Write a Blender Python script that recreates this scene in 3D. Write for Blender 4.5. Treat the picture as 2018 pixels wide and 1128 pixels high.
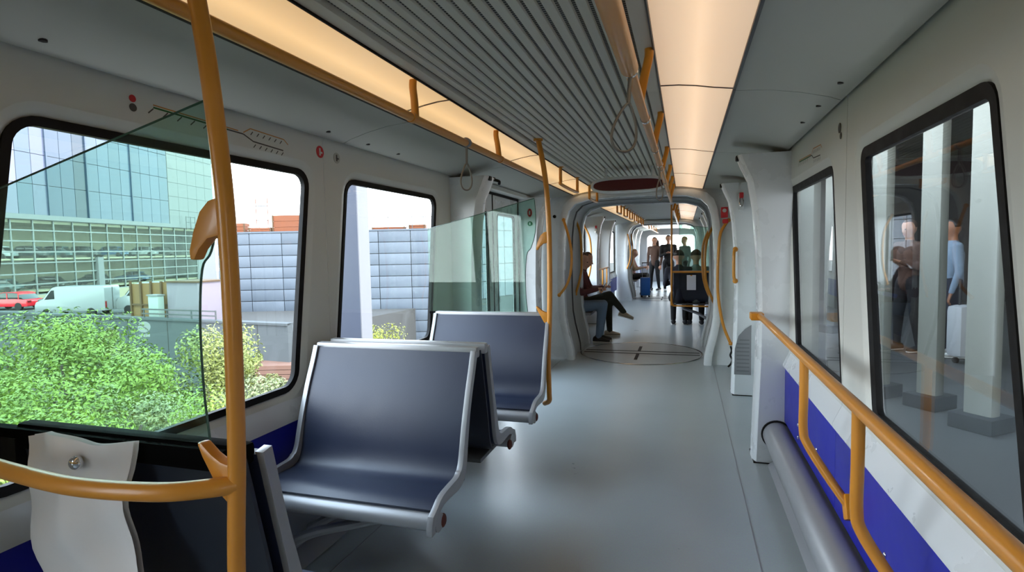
import bpy, bmesh, math, random
import numpy as np
from mathutils import Matrix, Vector, geometry

random.seed(7)
SC = bpy.context.scene
for o in list(bpy.data.objects):
    bpy.data.objects.remove(o, do_unlink=True)
COL = SC.collection

# ------------------------------------------------------------------ camera
F, CX, CY, VPX, VPY = 1100., 1009., 564., 1350., 485.
EYE = np.array([0.56, 0.0, 1.40])
_d = np.array([(VPX-CX)/F, (VPY-CY)/F, 1.]); _d /= np.linalg.norm(_d)
_u = np.array([0., -1., 0.]); _u -= _d*_u.dot(_d); _u /= np.linalg.norm(_u)
_r = np.cross(_d, -_u)
if _r[0] < 0: _r = -_r
RC = np.stack([_r, _d, _u], 1)


def ray(u, v):
    return RC.T @ np.array([(u-CX)/F, (v-CY)/F, 1.])


def at(u, v, ax, val):
    r = ray(u, v); i = 'XYZ'.index(ax)
    p = EYE + r*(val-EYE[i])/r[i]
    return Vector(p)


def deep(u, v, D):
    return Vector(EYE + ray(u, v)*D)


cam = bpy.data.cameras.new('camera'); camo = bpy.data.objects.new('camera', cam); COL.objects.link(camo)
cam.sensor_fit = 'HORIZONTAL'; cam.sensor_width = 36.0; cam.lens = F/2018*36.0
cam.clip_start = 0.02; cam.clip_end = 500
M3 = Matrix((RC[0], -RC[1], -RC[2])).transposed()
camo.matrix_world = Matrix.Translation(Vector(EYE)) @ M3.to_4x4()
SC.camera = camo

# ------------------------------------------------------------------ world, sun, exposure
W = bpy.data.worlds.new('sky'); SC.world = W; W.use_nodes = True
nt = W.node_tree; nt.nodes.clear()
wo = nt.nodes.new('ShaderNodeOutputWorld'); bg = nt.nodes.new('ShaderNodeBackground')
tc = nt.nodes.new('ShaderNodeTexCoord'); sx = nt.nodes.new('ShaderNodeSeparateXYZ'); cr = nt.nodes.new('ShaderNodeValToRGB')
nt.links.new(tc.outputs['Generated'], sx.inputs[0]); nt.links.new(sx.outputs['Z'], cr.inputs[0])
cr.color_ramp.elements[0].position = 0.0; cr.color_ramp.elements[0].color = (.93, .97, 1.0, 1)
cr.color_ramp.elements[1].position = 0.7; cr.color_ramp.elements[1].color = (.66, .82, 1.0, 1)
nt.links.new(cr.outputs[0], bg.inputs[0]); bg.inputs[1].default_value = 6.0
nt.links.new(bg.outputs[0], wo.inputs[0])
sun = bpy.data.lights.new('sun', 'SUN'); suno = bpy.data.objects.new('sun', sun); COL.objects.link(suno)
sun.energy = 4.2; sun.angle = .03; sun.color = (1, .95, .86)
suno.rotation_euler = Vector((-.62, .42, -.75)).to_track_quat('-Z', 'Y').to_euler()
vs = SC.view_settings
vs.view_transform = 'Standard'; vs.look = 'None'; vs.gamma = 1; vs.use_curve_mapping = False; vs.exposure = 0.70
SC.cycles.use_denoising = True
SC.cycles.max_bounces = 10; SC.cycles.diffuse_bounces = 5; SC.cycles.transparent_max_bounces = 24
SC.cycles.caustics_reflective = False; SC.cycles.caustics_refractive = False
SC.cycles.sample_clamp_indirect = 6.0

# ------------------------------------------------------------------ materials
def lin(c):
    c /= 255.
    return c/12.92 if c <= .04045 else ((c+.055)/1.055)**2.4


def rgb(r, g, b): return (lin(r), lin(g), lin(b), 1)


def mat(name, col, rough=.5, metal=0., spec=.5, noise=0., nscale=8., bump=0., bscale=60., emit=None, es=0., coat=0., stretch=None):
    m = bpy.data.materials.new(name); m.use_nodes = True
    t = m.node_tree; p = t.nodes['Principled BSDF']
    p.inputs['Base Color'].default_value = col; p.inputs['Roughness'].default_value = rough
    p.inputs['Metallic'].default_value = metal; p.inputs['Specular IOR Level'].default_value = spec
    p.inputs['Coat Weight'].default_value = coat
    if emit: p.inputs['Emission Color'].default_value = emit; p.inputs['Emission Strength'].default_value = es
    co = t.nodes.new('ShaderNodeTexCoord')
    src = co.outputs['Object']
    if stretch:
        mp = t.nodes.new('ShaderNodeMapping'); mp.inputs['Scale'].default_value = stretch
        t.links.new(src, mp.inputs[0]); src = mp.outputs[0]
    if noise:
        n = t.nodes.new('ShaderNodeTexNoise'); n.inputs['Scale'].default_value = nscale; n.inputs['Detail'].default_value = 6
        t.links.new(src, n.inputs['Vector'])
        mx = t.nodes.new('ShaderNodeMix'); mx.data_type = 'RGBA'
        mx.inputs['A'].default_value = tuple(max(0, c*(1-noise)) for c in col[:3])+(1,)
        mx.inputs['B'].default_value = tuple(min(1, c*(1+noise)) for c in col[:3])+(1,)
        t.links.new(n.outputs['Fac'], mx.inputs['Factor']); t.links.new(mx.outputs['Result'], p.inputs['Base Color'])
        mr = t.nodes.new('ShaderNodeMapRange'); mr.inputs['To Min'].default_value = rough*.8; mr.inputs['To Max'].default_value = min(1, rough*1.2)
        t.links.new(n.outputs['Fac'], mr.inputs[0]); t.links.new(mr.outputs[0], p.inputs['Roughness'])
    if bump:
        n2 = t.nodes.new('ShaderNodeTexNoise'); n2.inputs['Scale'].default_value = bscale; n2.inputs['Detail'].default_value = 3
        t.links.new(src, n2.inputs['Vector'])
        b = t.nodes.new('ShaderNodeBump'); b.inputs['Strength'].default_value = bump; b.inputs['Distance'].default_value = .01
        t.links.new(n2.outputs['Fac'], b.inputs['Height']); t.links.new(b.outputs[0], p.inputs['Normal'])
    return m


def glassmat(name, tint, refl=.06, rough=0.0, boost=1.0):
    m = bpy.data.materials.new(name); m.use_nodes = True; t = m.node_tree; t.nodes.clear()
    out = t.nodes.new('ShaderNodeOutputMaterial'); tr = t.nodes.new('ShaderNodeBsdfTransparent'); gl = t.nodes.new('ShaderNodeBsdfGlossy')
    tr.inputs[0].default_value = tint; gl.inputs['Roughness'].default_value = rough
    lw = t.nodes.new('ShaderNodeLayerWeight'); lw.inputs['Blend'].default_value = .5
    pw = t.nodes.new('ShaderNodeMath'); pw.operation = 'POWER'; pw.inputs[1].default_value = 4.5
    mr = t.nodes.new('ShaderNodeMath'); mr.operation = 'MULTIPLY_ADD'; mr.inputs[1].default_value = .9*boost; mr.inputs[2].default_value = .035*boost; mr.use_clamp = True
    mix = t.nodes.new('ShaderNodeMixShader')
    t.links.new(lw.outputs['Facing'], pw.inputs[0]); t.links.new(pw.outputs[0], mr.inputs[0]); t.links.new(mr.outputs[0], mix.inputs[0])
    t.links.new(tr.outputs[0], mix.inputs[1]); t.links.new(gl.outputs[0], mix.inputs[2]); t.links.new(mix.outputs[0], out.inputs[0])
    return m


def diffuser_mat(name, col, s):
    m = bpy.data.materials.new(name); m.use_nodes = True; t = m.node_tree; p = t.nodes['Principled BSDF']
    p.inputs['Base Color'].default_value = (.8, .75, .65, 1); p.inputs['Roughness'].default_value = .35
    p.inputs['Emission Color'].default_value = col; p.inputs['Emission Strength'].default_value = s
    # tube behind the diffuser: brighter along its middle
    co = t.nodes.new('ShaderNodeTexCoord'); sp = t.nodes.new('ShaderNodeSeparateXYZ'); t.links.new(co.outputs['Generated'], sp.inputs[0])
    rp = t.nodes.new('ShaderNodeValToRGB'); t.links.new(sp.outputs['X'], rp.inputs[0])
    e = rp.color_ramp.elements
    e[0].position = 0; e[0].color = (.62, .62, .62, 1); e[1].position = 1; e[1].color = (.66, .66, .66, 1)
    k = e.new(.5); k.color = (1.1, 1.1, 1.1, 1); k = e.new(.3); k.color = (.85, .85, .85, 1); k = e.new(.7); k.color = (.85, .85, .85, 1)
    ml = t.nodes.new('ShaderNodeMath'); ml.operation = 'MULTIPLY'; ml.inputs[1].default_value = s
    t.links.new(rp.outputs[0], ml.inputs[0]); t.links.new(ml.outputs[0], p.inputs['Emission Strength'])
    return m


WHITE = mat('wall_paint', rgb(205, 208, 202), .38, noise=.03, nscale=3, bump=.03, bscale=200)
WHITE2 = mat('gelcoat_white', rgb(212, 217, 220), .28, noise=.03, nscale=4)
SLAT = mat('slat_paint', rgb(204, 202, 190), .45, noise=.03, nscale=3)
LINING = mat('gangway_grey', rgb(164, 167, 166), .5, noise=.06, nscale=3)
CEIL2 = mat('vent_grey', rgb(112, 114, 118), .6)
CEIL = mat('ceiling_paint', rgb(172, 174, 166), .5, noise=.03, nscale=3)
GREYM = mat('satin_aluminium', rgb(152, 154, 157), .36, metal=.35, noise=.05, nscale=20)
GREYP = mat('grey_paint', rgb(132, 134, 138), .42, noise=.05, nscale=10)
GREYD = mat('dark_grey', rgb(70, 74, 78), .5, noise=.06, nscale=12)
NAVY = mat('navy_seat_vinyl', rgb(29, 38, 60), .40, noise=.10, nscale=7, bump=.05, bscale=300)
NAVYB = mat('seat_back_shell', rgb(30, 36, 48), .45, noise=.08, nscale=9)
BLUE = mat('blue_wall_panel', rgb(24, 30, 158), .42, noise=.05, nscale=6)
YEL = mat('yellow_powder_coat', rgb(206, 138, 44), .36, noise=.06, nscale=14, coat=.15)
YELB = mat('orange_bracket', rgb(212, 138, 24), .4, noise=.05, nscale=14)
BLACK = mat('black_rubber', rgb(11, 11, 12), .6, spec=.25, noise=.1, nscale=20)
MATTE = mat('matt_black', rgb(9, 10, 11), .9, spec=.05)
DARKJ = mat('dark_joint', rgb(40, 41, 40), .7)
CHROME = mat('chrome', rgb(210, 210, 212), .12, metal=1.)
STRAP = mat('strap_cord', rgb(128, 124, 116), .4, metal=.3)
RED = mat('red_sign', rgb(196, 38, 46), .5)
GREEN = mat('green_sign', rgb(40, 130, 88), .5)
DKTXT = mat('print_dark', rgb(74, 74, 70), .6)
ORTXT = mat('print_orange', rgb(190, 130, 62), .6)
GRTXT = mat('print_green', rgb(30, 92, 44), .6)
PAPER = mat('white_paper_bag', rgb(240, 239, 240), .75, noise=.03, nscale=5, bump=.35, bscale=9)
SHEET = mat('paper_sheet', rgb(226, 228, 236), .7)
RUST = mat('red_brown_cap', rgb(84, 40, 32), .7, noise=.4, nscale=30)
LED = mat('dark_red_display', rgb(40, 10, 14), .25, noise=.5, nscale=7, emit=rgb(120, 20, 24), es=.03)
GLASS = glassmat('window_glass', (.965, .975, .975, 1), boost=.8)
GLASSR = glassmat('window_glass_grey', (.92, .93, .93, 1), boost=1.0)
SCREEN = glassmat('green_screen_glass', (.745, .905, .84, 1), boost=1.0)
GEDGE = mat('glass_edge', rgb(58, 92, 82), .3)
LAMPL = diffuser_mat('warm_diffuser', (1.0, .61, .25, 1), .50)
LAMPR = diffuser_mat('pale_warm_diffuser', (1.0, .67, .41, 1), .50)


def floormat():
    m = mat('grey_vinyl_floor', rgb(166, 176, 180), .3, noise=.10, nscale=2.5, bump=.02, bscale=300)
    t = m.node_tree; p = t.nodes['Principled BSDF']
    # fine speckle
    co = t.nodes.new('ShaderNodeTexCoord'); n = t.nodes.new('ShaderNodeTexNoise'); n.inputs['Scale'].default_value = 160
    t.links.new(co.outputs['Object'], n.inputs['Vector'])
    old = p.inputs['Base Color'].links[0].from_socket
    mx = t.nodes.new('ShaderNodeMix'); mx.data_type = 'RGBA'; mx.blend_type = 'MULTIPLY'; mx.inputs['Factor'].default_value = .25
    t.links.new(old, mx.inputs['A']); t.links.new(n.outputs['Color'], mx.inputs['B']); t.links.new(mx.outputs['Result'], p.inputs['Base Color'])
    return m


FLOOR = floormat()


def groovemat():
    m = mat('perforated_groove', rgb(96, 97, 92), .7)
    t = m.node_tree; p = t.nodes['Principled BSDF']
    co = t.nodes.new('ShaderNodeTexCoord'); w = t.nodes.new('ShaderNodeTexWave'); w.wave_type = 'BANDS'; w.bands_direction = 'Y'
    w.inputs['Scale'].default_value = 22
    t.links.new(co.outputs['Object'], w.inputs['Vector'])
    r = t.nodes.new('ShaderNodeValToRGB'); r.color_ramp.interpolation = 'CONSTANT'
    r.color_ramp.elements[0].color = rgb(30, 30, 28); r.color_ramp.elements[1].color = rgb(150, 150, 142); r.color_ramp.elements[1].position = .5
    t.links.new(w.outputs['Fac'], r.inputs[0]); t.links.new(r.outputs[0], p.inputs['Base Color'])
    return m


GROOVE = groovemat()

# ------------------------------------------------------------------ mesh helpers
class MB:
    def __init__(s): s.v = []; s.f = []; s.m = []

    def add(s, vs, fs, mi=0):
        b = len(s.v); s.v += [tuple(v) for v in vs]
        for f in fs: s.f.append(tuple(b+i for i in f)); s.m.append(mi)
        return s

    def box(s, c, d, rot=None, mi=0):
        vs = []
        for x in (-.5, .5):
            for y in (-.5, .5):
                for z in (-.5, .5):
                    p = Vector((x*d[0], y*d[1], z*d[2]))
                    if rot: p = rot @ p
                    vs.append(p+Vector(c))
        return s.add(vs, [(0, 1, 3, 2), (4, 6, 7, 5), (0, 4, 5, 1), (2, 3, 7, 6), (0, 2, 6, 4), (1, 5, 7, 3)], mi)

    def bx(s, x0, x1, y0, y1, z0, z1, mi=0):
        return s.box(((x0+x1)/2, (y0+y1)/2, (z0+z1)/2), (abs(x1-x0), abs(y1-y0), abs(z1-z0)), None, mi)

    def rings(s, rings, closed=False, caps=True, mi=0, wrap=True):
        n = len(rings[0]); vs = [p for r in rings for p in r]; fs = []; k = len(rings)
        for i in range(k if closed else k-1):
            a = i*n; b = ((i+1) % k)*n
            for j in range(n if wrap else n-1): fs.append((a+j, a+(j+1) % n, b+(j+1) % n, b+j))
        if caps and not closed:
            fs.append(tuple(range(n-1, -1, -1))); fs.append(tuple(range((k-1)*n, k*n)))
        return s.add(vs, fs, mi)

    def tube(s, pts, r, n=10, closed=False, caps=True, mi=0, flat=1.0):
        pts = [Vector(p) for p in pts]; k = len(pts); rs = []
        up = None
        for i, p in enumerate(pts):
            if closed: t = pts[(i+1) % k]-pts[i-1]
            else: t = pts[min(i+1, k-1)]-pts[max(i-1, 0)]
            t.normalize()
            if up is None:
                up = Vector((0, 0, 1)) if abs(t.z) < .8 else Vector((1, 0, 0))
            up = (up-t*up.dot(t)); up.normalize(); sd = t.cross(up)
            rr = r[i] if isinstance(r, (list, tuple)) else r
            rs.append([p+up*math.cos(2*math.pi*j/n)*rr*flat+sd*math.sin(2*math.pi*j/n)*rr for j in range(n)])
        return s.rings(rs, closed, caps, mi)

    def prism(s, poly, ax, a, b, mi=0):
        # poly: 2D points; ax: axis extruded along. X->(y,z)  Y->(x,z)  Z->(x,y)
        def P(p, t): return {'X': (t, p[0], p[1]), 'Y': (p[0], t, p[1]), 'Z': (p[0], p[1], t)}[ax]
        n = len(poly); vs = [P(p, a) for p in poly]+[P(p, b) for p in poly]
        fs = [(i, (i+1) % n, n+(i+1) % n, n+i) for i in range(n)]
        tri = geometry.tessellate_polygon([[Vector((p[0], p[1], 0)) for p in poly]])
        for t in tri: fs.append(tuple(t)); fs.append(tuple(n+i for i in reversed(t)))
        return s.add(vs, fs, mi)

    def strip(s, prof, ax, a, b, th, mi=0):
        # open profile given thickness th by offsetting along its normals
        q = []
        for i, p in enumerate(prof):
            a0 = prof[max(i-1, 0)]; b0 = prof[min(i+1, len(prof)-1)]
            t = Vector((b0[0]-a0[0], b0[1]-a0[1])); t.normalize(); q.append((p[0]-t.y*th, p[1]+t.x*th))
        return s.prism(list(prof)+q[::-1], ax, a, b, mi)

    def ell(s, c, r, n=14, m=9, mi=0, rot=None):
        c = Vector(c); rs = []
        for i in range(m+1):
            th = math.pi*(i+.02)/(m+.04); rs.append([])
            for j in range(n):
                p = Vector((r[0]*math.sin(th)*math.cos(2*math.pi*j/n), r[1]*math.sin(th)*math.sin(2*math.pi*j/n), r[2]*math.cos(th)))
                if rot: p = rot @ p
                rs[-1].append(c+p)
        return s.rings(rs, mi=mi)

    def build(s, name, m, parent=None, smooth=38, bevel=0, loc=None):
        me = bpy.data.meshes.new(name); me.from_pydata(s.v, [], s.f)
        ms = m if isinstance(m, (list, tuple)) else [m]
        for x in ms: me.materials.append(x)
        if len(ms) > 1: me.polygons.foreach_set('material_index', s.m)
        b = bmesh.new(); b.from_mesh(me); bmesh.ops.recalc_face_normals(b, faces=b.faces)
        if bevel:
            es = [e for e in b.edges if len(e.link_faces) == 2 and e.calc_face_angle(0) > .6]
            bmesh.ops.bevel(b, geom=es, offset=bevel, segments=2, affect='EDGES', profile=.6, clamp_overlap=True)
        b.to_mesh(me); b.free()
        if smooth: me.shade_smooth(); me.set_sharp_from_angle(angle=math.radians(smooth))
        o = bpy.data.objects.new(name, me); COL.objects.link(o)
        if parent: o.parent = parent
        if loc: o.location = loc
        return o


def cat(pts, n=6, closed=False):
    P = [Vector(p) for p in pts]; k = len(P); out = []
    for i in range(k if closed else k-1):
        p0 = P[i-1] if (closed or i > 0) else P[0]; p1 = P[i]; p2 = P[(i+1) % k]; p3 = P[(i+2) % k] if (closed or i+2 < k) else P[-1]
        for j in range(n):
            t = j/n
            out.append(.5*((2*p1)+(p2-p0)*t+(2*p0-5*p1+4*p2-p3)*t*t+(3*p1-p0-3*p2+p3)*t**3))
    if not closed: out.append(P[-1])
    return out


def empty(name, loc=(0, 0, 0), rz=0.):
    o = bpy.data.objects.new(name, None); COL.objects.link(o); o.location = loc; o.rotation_euler = (0, 0, rz); o.empty_display_size = .1
    return o


def tag(o, label=None, cat_=None, group=None, kind=None):
    if label: o['label'] = label
    if cat_: o['category'] = cat_
    if group: o['group'] = group
    if kind: o['kind'] = kind
    return o


def struct(o): o['kind'] = 'structure'; return o


def thing(name, label, cat_, loc=(0, 0, 0), rz=0., group=None): return tag(empty(name, loc, rz), label, cat_, group)


def share(src, name, parent, loc, rz=None, scale=None):
    c = src.copy(); c.name = name; COL.objects.link(c); c.parent = parent; c.location = loc
    if rz is not None: c.rotation_euler = (0, 0, rz)
    if scale: c.scale = scale
    return c


def rrect(y0, y1, z0, z1, r, lean=0., n=7):
    # rounded rectangle, its uprights leaning by lean*(z-mid) along y
    out = []; zm = (z0+z1)/2
    for (cy, cz, a0) in ((y1-r, z1-r, 0), (y0+r, z1-r, 90), (y0+r, z0+r, 180), (y1-r, z0+r, 270)):
        for i in range(n):
            a = math.radians(a0+90*i/(n-1)); z = cz+r*math.sin(a); out.append((cy+r*math.cos(a)+lean*(z-zm), z))
    return out


# ------------------------------------------------------------------ carriage shell
HW = 1.18   # half width inside
ZC = 1.975  # where wall meets ceiling
PORTAL = [(.77, 0), (.775, .10), (.80, .22), (.84, .38), (.868, .55), (.878, .8), (.878, 1.2), (.868, 1.55), (.85, 1.74), (.81, 1.86), (.73, 1.94), (.58, 1.985), (.3, 2.0)]


def portal_loop(grow=0., lift=0.):
    h = [(x+grow, z) if z < 1.7 else (x+grow*.8, z+grow*.8) for x, z in PORTAL]
    h[0] = (h[0][0], lift)
    return h+[(-x, z) for x, z in h[::-1]]


def panel_with_hole(s, y0, y1, z0, z1, hole, xw=HW, th=.035):
    """wall board with a rounded, dished window opening; s = side sign"""
    mb = MB(); y0 += .002; y1 -= .002
    rect = [(y0, z0), (y1, z0), (y1, z1), (y0, z1)]
    big = hole(.045); sm = hole(0.)
    X = lambda d: s*(xw+d)
    allp = rect+big
    tri = geometry.tessellate_polygon([[Vector((p[0], p[1], 0)) for p in rect], [Vector((p[0], p[1], 0)) for p in big]])
    mb.add([(X(0), p[0], p[1]) for p in allp], [tuple(t) for t in tri])
    mid = hole(.018)
    mb.rings([[(X(0), p[0], p[1]) for p in big], [(X(.006), p[0], p[1]) for p in mid], [(X(.02), p[0], p[1]) for p in sm], [(X(.045), p[0], p[1]) for p in sm]], caps=False)
    mb.add([(X(0), p[0], p[1]) for p in rect]+[(X(th), p[0], p[1]) for p in rect], [(i, (i+1) % 4, 4+(i+1) % 4, 4+i) for i in range(4)])
    return mb


WIN = [0]


def window(s, hole, label, glass, xw=HW):
    WIN[0] += 1
    r = struct(empty('window_%d' % WIN[0])); r['label'] = label
    a = hole(.004); b = hole(-.024 if s < 0 else -.034)
    X = lambda d: s*(xw+d)
    MB().rings([[(X(.008), p[0], p[1]) for p in a], [(X(.012), p[0], p[1]) for p in b], [(X(.034), p[0], p[1]) for p in b], [(X(.034), p[0], p[1]) for p in a]], closed=True).build('gasket', BLACK, r)
    g = hole(-.02)
    MB().prism(g, 'X', X(.022), X(.027)).build('glass_pane', glass, r, smooth=0)
    return r


def wall_unit(s, parent, y0, y1, win=None, glass=GLASS, wlabel='', lean=0., zlow=.64):
    """one wall board, the blue board below it and its window"""
    if win:
        hole = lambda g: rrect(win[0]-g, win[1]+g, win[2]-g, win[3]+g, (.085 if s < 0 else .055)+g, lean)
        p = panel_with_hole(s, y0, y1, zlow, 2.12, hole).build('wall_panel', WHITE, parent)
        window(s, hole, wlabel, glass)
    else:
        MB().bx(s*HW, s*(HW+.035), y0+.002, y1-.002, zlow, 2.12).build('wall_panel', WHITE, parent, bevel=.002)
    MB().bx(s*(HW-.022), s*(HW+.035), y0+.001, y1-.001, .285, zlow-.003).build('lower_panel', BLUE, parent, bevel=.002)
    MB().bx(s*(HW+.03), s*(HW+.045), y0+.001, y1-.001, .0, .30).build('kick_board', GREYP, parent)
    MB().prism([(s*(HW-.034), zlow-.004), (s*(HW-.034), zlow+.012), (s*(HW+.001), zlow+.09), (s*(HW+.01), zlow-.004)], 'Y', y0+.001, y1-.001).build('sill_ledge', WHITE2, parent)


def ceiling_run(root, y0, y1, seams, slats=True, ribn=17):
    """outer ceiling boards, perforated slats and the narrow strips beside them"""
    ys = [y0]+seams+[y1]
    for s in (-1, 1):
        for a, b in zip(ys[:-1], ys[1:]):
            prof = [(s*.765, 2.056), (s*.9, 2.045), (s*1.02, 2.022), (s*1.12, 1.995), (s*1.165, 1.976), (s*1.165, 2.03), (s*.765, 2.10)]
            MB().prism(prof, 'Y', a+.003, b-.003).build('ceiling_panel', CEIL, root)
            MB().bx(s*.40, s*.452, a, b, 2.085, 2.11).build('edge_strip', SLAT, root, bevel=.002)
    MB().bx(-1.25, 1.25, y0, y1, 2.125, 2.15).build('ceiling_backing', DARKJ, root)
    if slats:
        p = .785/ribn; src = None
        for i in range(ribn):
            x = -.3925+p*(i+.5)
            prof = [(-p*.5+.006, .004), (-p*.5+.009, 0), (p*.5-.009, 0), (p*.5-.006, .004), (p*.5-.006, .012), (-p*.5+.006, .012)]
            if src is None:
                src = MB().prism(prof, 'Y', y0, y1).build('ceiling_slat', SLAT, root); src.location = (x, 0, 2.098)
            else: share(src, 'ceiling_slat', root, (x, 0, 2.098))
        MB().bx(-.40, .40, y0, y1, 2.1065, 2.112).build('perforated_sheet', GROOVE, root)
    else:
        MB().bx(-.40, .40, y0, y1, 2.098, 2.115).build('ceiling_board', CEIL, root)


def light(s, y0, y1, label):
    r = thing('ceiling_light', label, 'light', (s*.605, (y0+y1)/2, 2.07))
    L = (y1-y0)/2-.003
    prof = [(-.146*s, .024), (-.07*s, .020), (0, .010), (.07*s, -.004), (.146*s, -.016)]
    prof = [(x, z) for x, z in prof]
    q = sorted(prof)
    MB().prism(q+[(q[-1][0], .05), (q[0][0], .05)], 'Y', -L, L).build('diffuser', LAMPL if s < 0 else LAMPR, r)
    f = MB(); f.bx(-.153*s, -.147*s, -L, L, .008, .05); f.bx(.147*s, .158*s, -L, L, -.024, .04)
    f.build('frame', BLACK if s < 0 else GREYD, r)
    for e in (-1, 1): MB().prism([(x, z-.0015) for x, z in q]+[(q[-1][0], q[-1][1]+.03), (q[0][0], q[0][1]+.03)], 'Y', e*L-.0045*(e > 0)-.0, e*L+.0045*(e < 0)).build('end_seam', GREYD, r)
    return r


# --- carriage one: the floor runs through the whole train
fl = struct(MB().bx(-1.25, 1.25, -3.2, 23.2, -.06, 0).build('floor', FLOOR)); fl['label'] = 'grey vinyl floor running through the whole train'
for x in (.875, -.93):
    MB().bx(x-.003, x+.003, -3.1, 6.8, .0, .0012).build('floor_seam', GREYP, fl)
for y in (-.4,):
    MB().bx(-.93, .875, y-.002, y+.002, 0, .001).build('floor_seam', GREYP, fl)
for s in (-1, 1):
    b = struct(MB().prism([(s*1.06, 0), (s*1.08, .02), (s*1.145, .07), (s*1.2, .075), (s*1.2, 0)], 'Y', -3.1, 3.78 if s > 0 else 4.0).build('baseboard_left' if s < 0 else 'baseboard_right', GREYP))

wl = struct(empty('wall_left')); wr = struct(empty('wall_right'))
WZ = (.766, 1.80)
LEAN = .15
wall_unit(-1, wl, .90, 2.44, (.985, 2.26)+WZ, GLASS, 'large left window beside the two nearest facing benches', LEAN)
wall_unit(-1, wl, 2.44, 4.03, (2.57, 3.72)+WZ, GLASS, 'left window between the back to back benches and the far bench', LEAN)
wall_unit(1, wr, 1.12, 2.57, (1.36, 2.31, .775, 1.745), GLASSR, 'near right window above the yellow handrail', .22)
wall_unit(1, wr, 2.57, 3.90, (2.72, 3.73, .775, 1.745), GLASSR, 'right window before the first door pillar', .22)


def door_bay(s, parent, y0, y1, label, glass, seam=None):
    """sliding door of two leaves between two pillars, plus header boards"""
    n = 1 if s < 0 else 2
    d = struct(empty('door_%d' % n)); d['label'] = label
    ym = seam or (y0+y1)/2; xi = s*1.215
    for a, b in ((y0, ym), (ym, y1)):
        out = [(a+.008, .03), (b-.008, .03), (b-.008, 1.93), (a+.008, 1.93)]
        hole = rrect(a+.13, b-.13, .26, 1.76, .05)
        mb = MB(); tri = geometry.tessellate_polygon([[Vector((p[0], p[1], 0)) for p in out], [Vector((p[0], p[1], 0)) for p in hole]])
        for x, fl_ in ((xi, 1), (xi+s*.03, -1)):
            mb.add([(x, p[0], p[1]) for p in out+hole], [tuple(t) for t in tri])
        mb.rings([[(xi, *p) for p in out], [(xi+s*.03, *p) for p in out]], caps=False)
        mb.rings([[(xi, *p) for p in hole], [(xi+s*.03, *p) for p in hole]], caps=False)
        lf = mb.build('door_leaf', WHITE2, d)
        h2 = rrect(a+.15, b-.15, .28, 1.74, .04)
        MB().rings([[(xi-s*.003, *p) for p in hole], [(xi-s*.003, *p) for p in h2], [(xi+s*.02, *p) for p in h2], [(xi+s*.02, *p) for p in hole]], closed=True).build('gasket', BLACK, lf)
        MB().prism(hole, 'X', xi+s*.012, xi+s*.017).build('glass_pane', glass, lf, smooth=0)
    for y in (y0, ym, y1): MB().bx(xi-s*.006, xi+s*.03, y-.009, y+.009, .02, 1.95).build('rubber_seal', BLACK, d)
    MB().bx(xi-s*.006, xi+s*.03, y0-.01, y1+.01, 1.93, 1.955).build('header_gap', BLACK, d)
    MB().bx(s*1.10, s*1.25, y0-.1, y1+.1, 1.955, 1.99).build('header_board', WHITE, d)
    MB().bx(s*1.18, s*1.25, y0, y1, 0, .02).build('threshold', GREYM, d)
    return d


def pillar(s, y, dep, label, xs=1.0, grille=False):
    """white moulded partition beside the door, standing out from the wall"""
    k = xs
    edge = [(.975, 0), (.985, .3), (1.0, .7), (1.003, 1.0), (.995, 1.35), (.975, 1.62), (.945, 1.80), (.90, 1.90), (.875, 1.965)]
    pts = [(x-1.0+k, z) for x, z in edge]
    r = struct(empty('pillar')); r['label'] = label
    mb = MB()
    n = 5
    rings = []
    for i in range(n+1):         # rounded nose
        a = math.pi*i/n; o = .022*(1-math.sin(a)); yy = y+dep*(.5-.5*math.cos(a)) if 0 < i < n else (y if i == 0 else y+dep)
        rings.append([(s*(x+o), yy, z) for x, z in pts]+[(s*1.2, yy, 1.965), (s*1.2, yy, 0)])
    mb.rings(rings); mb.build('pillar_body', WHITE2, r, smooth=50)
    MB().box((s*(k-.105), y+dep*.4, 1.952), (.05, .05, .035)).build('top_cap', BLACK, r, bevel=.008)
    MB().bx(s*(k-.02), s*1.15, y-.004, y+dep+.004, 0.0, .008).build('foot_gap', BLACK, r)
    if grille:
        g = [(.995, .20), (1.14, .20), (1.14, .665), (1.09, .63), (1.03, .56), (1.0, .44)]
        gp = MB().prism([(s*x, z) for x, z in g], 'Y', y-.008, y+.002).build('vent_plate', GREYP, r)
        for i in range(9):
            z = .23+i*.036
            MB().bx(s*(1.015 if z < .5 else 1.04), s*1.125, y-.0095, y-.007, z, z+.012).build('vent_slot', CEIL2, gp)
    return r


DL = door_bay(-1, wl, 4.28, 5.98, 'sliding double door in the left wall beyond the far bench', GLASS, 5.12)
DR = door_bay(1, wr, 4.06, 5.5, 'sliding double door hidden between the two right pillars', GLASSR)
pillar(-1, 4.03, .22, 'white moulded partition left of the left door, behind the glass screen')
pillar(-1, 5.98, .24, 'white moulded partition beyond the left door, with red and green stickers')
pillar(1, 3.80, .24, 'white moulded partition at the end of the yellow handrail')
pillar(1, 5.50, .24, 'white moulded partition with a grey vent plate low down', grille=True)
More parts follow.
